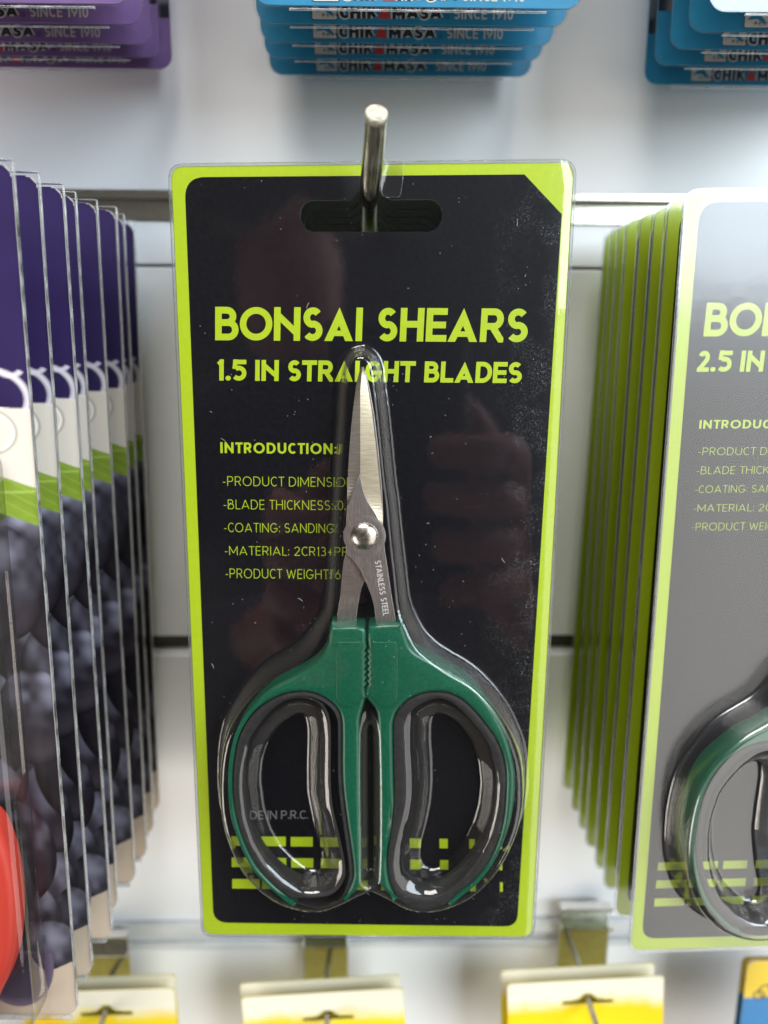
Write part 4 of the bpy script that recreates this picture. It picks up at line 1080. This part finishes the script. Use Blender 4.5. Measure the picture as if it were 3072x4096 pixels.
for nm, a, b, D, s, seed in headers:
    pa, pb, ps = at(*a, D), at(*b, D), at(*s, D)
    ang = math.degrees(math.atan2(pa[2]-pb[2], pb[0]-pa[0])); cx_ = (pa[0]+pb[0])/2; cz_ = (pa[2]+pb[2])/2; W_ = pb[0]-pa[0]
    for j in range(2):
        m4 = pack_matrix(cx_+(-.9 if j else 0)-.6*j, D+6.5*j, cz_+(.5 if j else 0)-.1*j, -1.5, .8*j, ang*(1-.3*j))
        sl = [(p[0]+ps[0]-cx_, p[1]+ps[2]-cz_+.6) for p in slot]
        q = empty('header_bag', m4)
        outl = rrect(-W_/2, -HH, W_/2, 0, 1.2, 4)
        link('header_card', shape([outl, sl], -.35, 0), q, 'header_back')
        link('header_print', print_sheet(-W_/2+.1, W_/2-.1, -HH+.1, -.06, .55, .05, header_print(seed+j), lambda X, Z: ~inside_poly(X, Z, grow(sl, .25)) & inside_poly(X, Z, outl)), q, 'printed_paper')
        tag(q, 'cream and yellow header card with hanging slot, bottom %s, %s' % (nm, 'in front' if j == 0 else ('right behind the front one' if j == 1 else 'rearmost')), 'header card', 'yellow header cards on the bottom hooks')
    # wire hook through the slot
    px_ = ps[0]+ .3; pz_ = ps[2]+1.2
    hk = empty('wire_hook', Matrix.Translation((px_*MM, (WY-4)*MM, (pz_)*MM+EYE)))
    br = {'left': (348, 530, 3800, 3950), 'middle': (1214, 1394, 3762, 3960), 'right': (2237, 2420, 3690, 3920)}[nm]
    c0 = at(br[0], br[2], 297); c1 = at(br[1], br[3], 297)
    bx0, bx1, bz1, bz0 = c0[0]-px_, c1[0]-px_, c0[2]-pz_, c1[2]-pz_
    link('bracket', boxes([(bx0, bx1, -4.5, -3.3, bz0-14, bz1), (bx0-.2, bx1+.2, -9.5, -3.2, bz1+.05, bz1+1.3), (bx0+.2, bx1-.2, -4.0, -2.6, bz1+1.3, bz1+8.5), (bx0-.2, bx1+.2, -8.0, -2.5, bz1+8.5, bz1+9.6)], .3), hk, 'chrome')
    link('rod', tube([((bx0+bx1)/2, -4, bz0+6), ((bx0+bx1)/2, -9, bz0+5), (0, -20, .5), (0, -33, 0), (.3, -60, -1.5), (.5, -95, -3.0), (.5, -110, -1.5)], 1.15, 14), hk, 'rod_steel')
    tag(hk, 'thin steel wire hook with chrome bracket on the rail, bottom %s' % nm, 'hook', 'wire hooks on the bottom rail')
# the yellow and blue pack at the lower right corner
def corner_print(X, Z):
    C = np.zeros(X.shape+(3,)); C[:] = hexc(214, 178, 14); C *= (.85+.3*noise2(X, Z, 21, 9))[..., None]
    C[Z < -17.5] = hexc(18, 110, 165)
    for cx_, cz_, r_ in ((9.5, -14.5, 3.6), (13, -12.5, 3.0), (6.2, -16.3, 2.2)):
        k = np.abs(np.hypot((X-cx_), (Z-cz_)*1.2)-r_) < .38; C[k] = hexc(28, 30, 18)
    return C
for j in range(2):
    p = at((2992, 2971)[j], (3843, 3828)[j], (262, 272)[j])
    q = empty('corner_pack', pack_matrix(p[0], p[1], p[2], 0, 0, 0)); o_ = rrect(0, -70, 58, 0, 2.6, 6)
    link('backing_card', shape([o_], -.5, 0), q, 'board_back')
    link('corner_print', print_sheet(.05, 57.95, -69.95, -.05, .5, .06, corner_print, lambda X, Z: inside_poly(X, Z, o_)), q, 'printed_board')
    tag(q, 'yellow and blue pack at the bottom right corner, %s' % ('in front' if j == 0 else 'behind the front one'), 'pack', 'yellow and blue packs at the bottom right')

# ==================================================================
# THE PHOTOGRAPHER: stands behind the phone, seen only as a dim reflection in the glossy packs
# ==================================================================
noise_vary(principled('skin', (.36, .12, .095), .6), 60, (.31, .10, .075), (.42, .15, .12))
noise_vary(principled('dark_shirt', (.03, .028, .035), .85), 120, (.022, .020, .026), (.045, .042, .05))
noise_vary(principled('hair', (.02, .014, .010), .6), 300, (.014, .010, .008), (.03, .022, .016))
principled('phone_glass', (.012, .012, .014), .12)
def person():
    V, E, Rr = [], [], []
    def add(p, r, parent=None):
        V.append(p); Rr.append(r); i = len(V)-1
        if parent is not None: E.append((parent, i))
        return i
    pel = add((-.13, -.66, .98), .15)
    wa = add((-.13, -.64, 1.12), .135, pel); ch = add((-.13, -.60, 1.30), .155, wa); uc = add((-.13, -.57, 1.42), .12, ch)
    nk = add((-.13, -.52, 1.50), .055, uc); hb = add((-.13, -.47, 1.56), .068, nk); hd = add((-.13, -.45, 1.63), .085, hb); add((-.13, -.46, 1.70), .062, hd)
    nose = add((-.128, -.365, 1.615), .016, hd)
    for sx_ in (-1, 1):
        hip = add((-.13+sx_*.09, -.66, .90), .10, pel); kn = add((-.13+sx_*.10, -.64, .50), .065, hip); an = add((-.13+sx_*.10, -.68, .09), .045, kn); add((-.13+sx_*.11, -.56, .045), .042, an)
        sh = add((-.13+sx_*.175, -.57, 1.40), .065, uc)
        if sx_ > 0:
            el = add((.17, -.36, 1.19), .045, sh); wr = add((.085, -.085, 1.345), .028, el); bx, s_ = .002, 1
        else:
            el = add((-.34, -.38, 1.17), .045, sh); wr = add((-.055, -.085, 1.325), .028, el); bx, s_ = .002, -1
        pm = add((bx+s_*.058, -.030, 1.388 if sx_ > 0 else 1.372), .021, wr)
        zt_ = 1.450 if sx_ > 0 else 1.415
        prev = pm
        for k in range(4):
            z_ = zt_-k*.0185
            z_ -= .006*k; kn_ = add((bx+s_*.062, -.014, z_), .0125, pm)
            m1 = add((bx+s_*.058, .008, z_+.001), .0108, kn_); m2 = add((bx+s_*.040, .0150, z_+.002), .0102, m1); add((bx+s_*(.016+.006*(k == 3)-.003*(k == 1)), .0135, z_+.003), .0092, m2)
        t1 = add((bx+s_*.050, -.036, zt_+.002), .012, pm); t2 = add((bx+s_*.036, -.030, zt_+.020), .0105, t1); add((bx+s_*.018, -.0215, zt_+.030), .009, t2)
    me = bpy.data.meshes.new('body'); me.from_pydata(V, E, [])
    o = bpy.data.objects.new('tmp', me); COL.objects.link(o)
    sk = o.modifiers.new('skin', 'SKIN'); sk.use_smooth_shade = True
    for i, r in enumerate(Rr):
        me.skin_vertices[0].data[i].radius = (r*(1.15 if 0 < i < 4 else 1), r*(.75 if 0 < i < 4 else 1)); me.skin_vertices[0].data[i].use_root = (i == 0)
    sb = o.modifiers.new('sub', 'SUBSURF'); sb.levels = 2; sb.render_levels = 2
    dg = bpy.context.evaluated_depsgraph_get(); out = bpy.data.meshes.new_from_object(o.evaluated_get(dg)); bpy.data.objects.remove(o)
    out.materials.clear(); out.materials.append(MAT['dark_shirt']); out.materials.append(MAT['skin'])
    for p in out.polygons:
        c = p.center; p.material_index = 1 if (c.z > 1.505 or (c.y > -.11 and c.z > 1.2)) else 0
        p.use_smooth = True
    return out
pr_root = empty('person', Matrix.Translation((-.13, -.62, 0)))
b = link('body', person(), pr_root); b.matrix_parent_inverse = Matrix.Translation((.13, .62, 0))
bm = bmesh.new(); bmesh.ops.create_icosphere(bm, subdivisions=3, radius=.098)
for v in bm.verts:
    v.co.z = v.co.z*1.0 if v.co.z > -.03 else -.03+(v.co.z+.03)*.3
    v.co.y *= 1.05; v.co += Vector((-.13, -.485, 1.665)); v.co += Vector((rnd.uniform(-1, 1), rnd.uniform(-1, 1), rnd.uniform(-1, 1)))*.002
hm = bpy.data.meshes.new('hair'); bm.to_mesh(hm); bm.free()
hr = link('hair', hm, pr_root, 'hair', True); hr.matrix_parent_inverse = Matrix.Translation((.13, .62, 0))
tag(pr_root, 'person in a dark shirt holding a phone, seen only as a reflection', 'person')
ph = empty('phone', Matrix.Translation((.002, -.009, EYE-.055)))
pm_ = boxes([(-37, 37, -4.5, 3.2, -74, 74)], 2.0); link('phone_body', pm_, ph, 'phone_glass')
link('camera_bump', shape([rrect(-35, 38, -2, 71, 8)], -4.2+7.4, 4.6, .5, 2), ph, 'phone_glass').rotation_euler = (0, 0, math.pi)
tag(ph, 'black phone held up in both hands, reflected in the middle pack', 'phone')
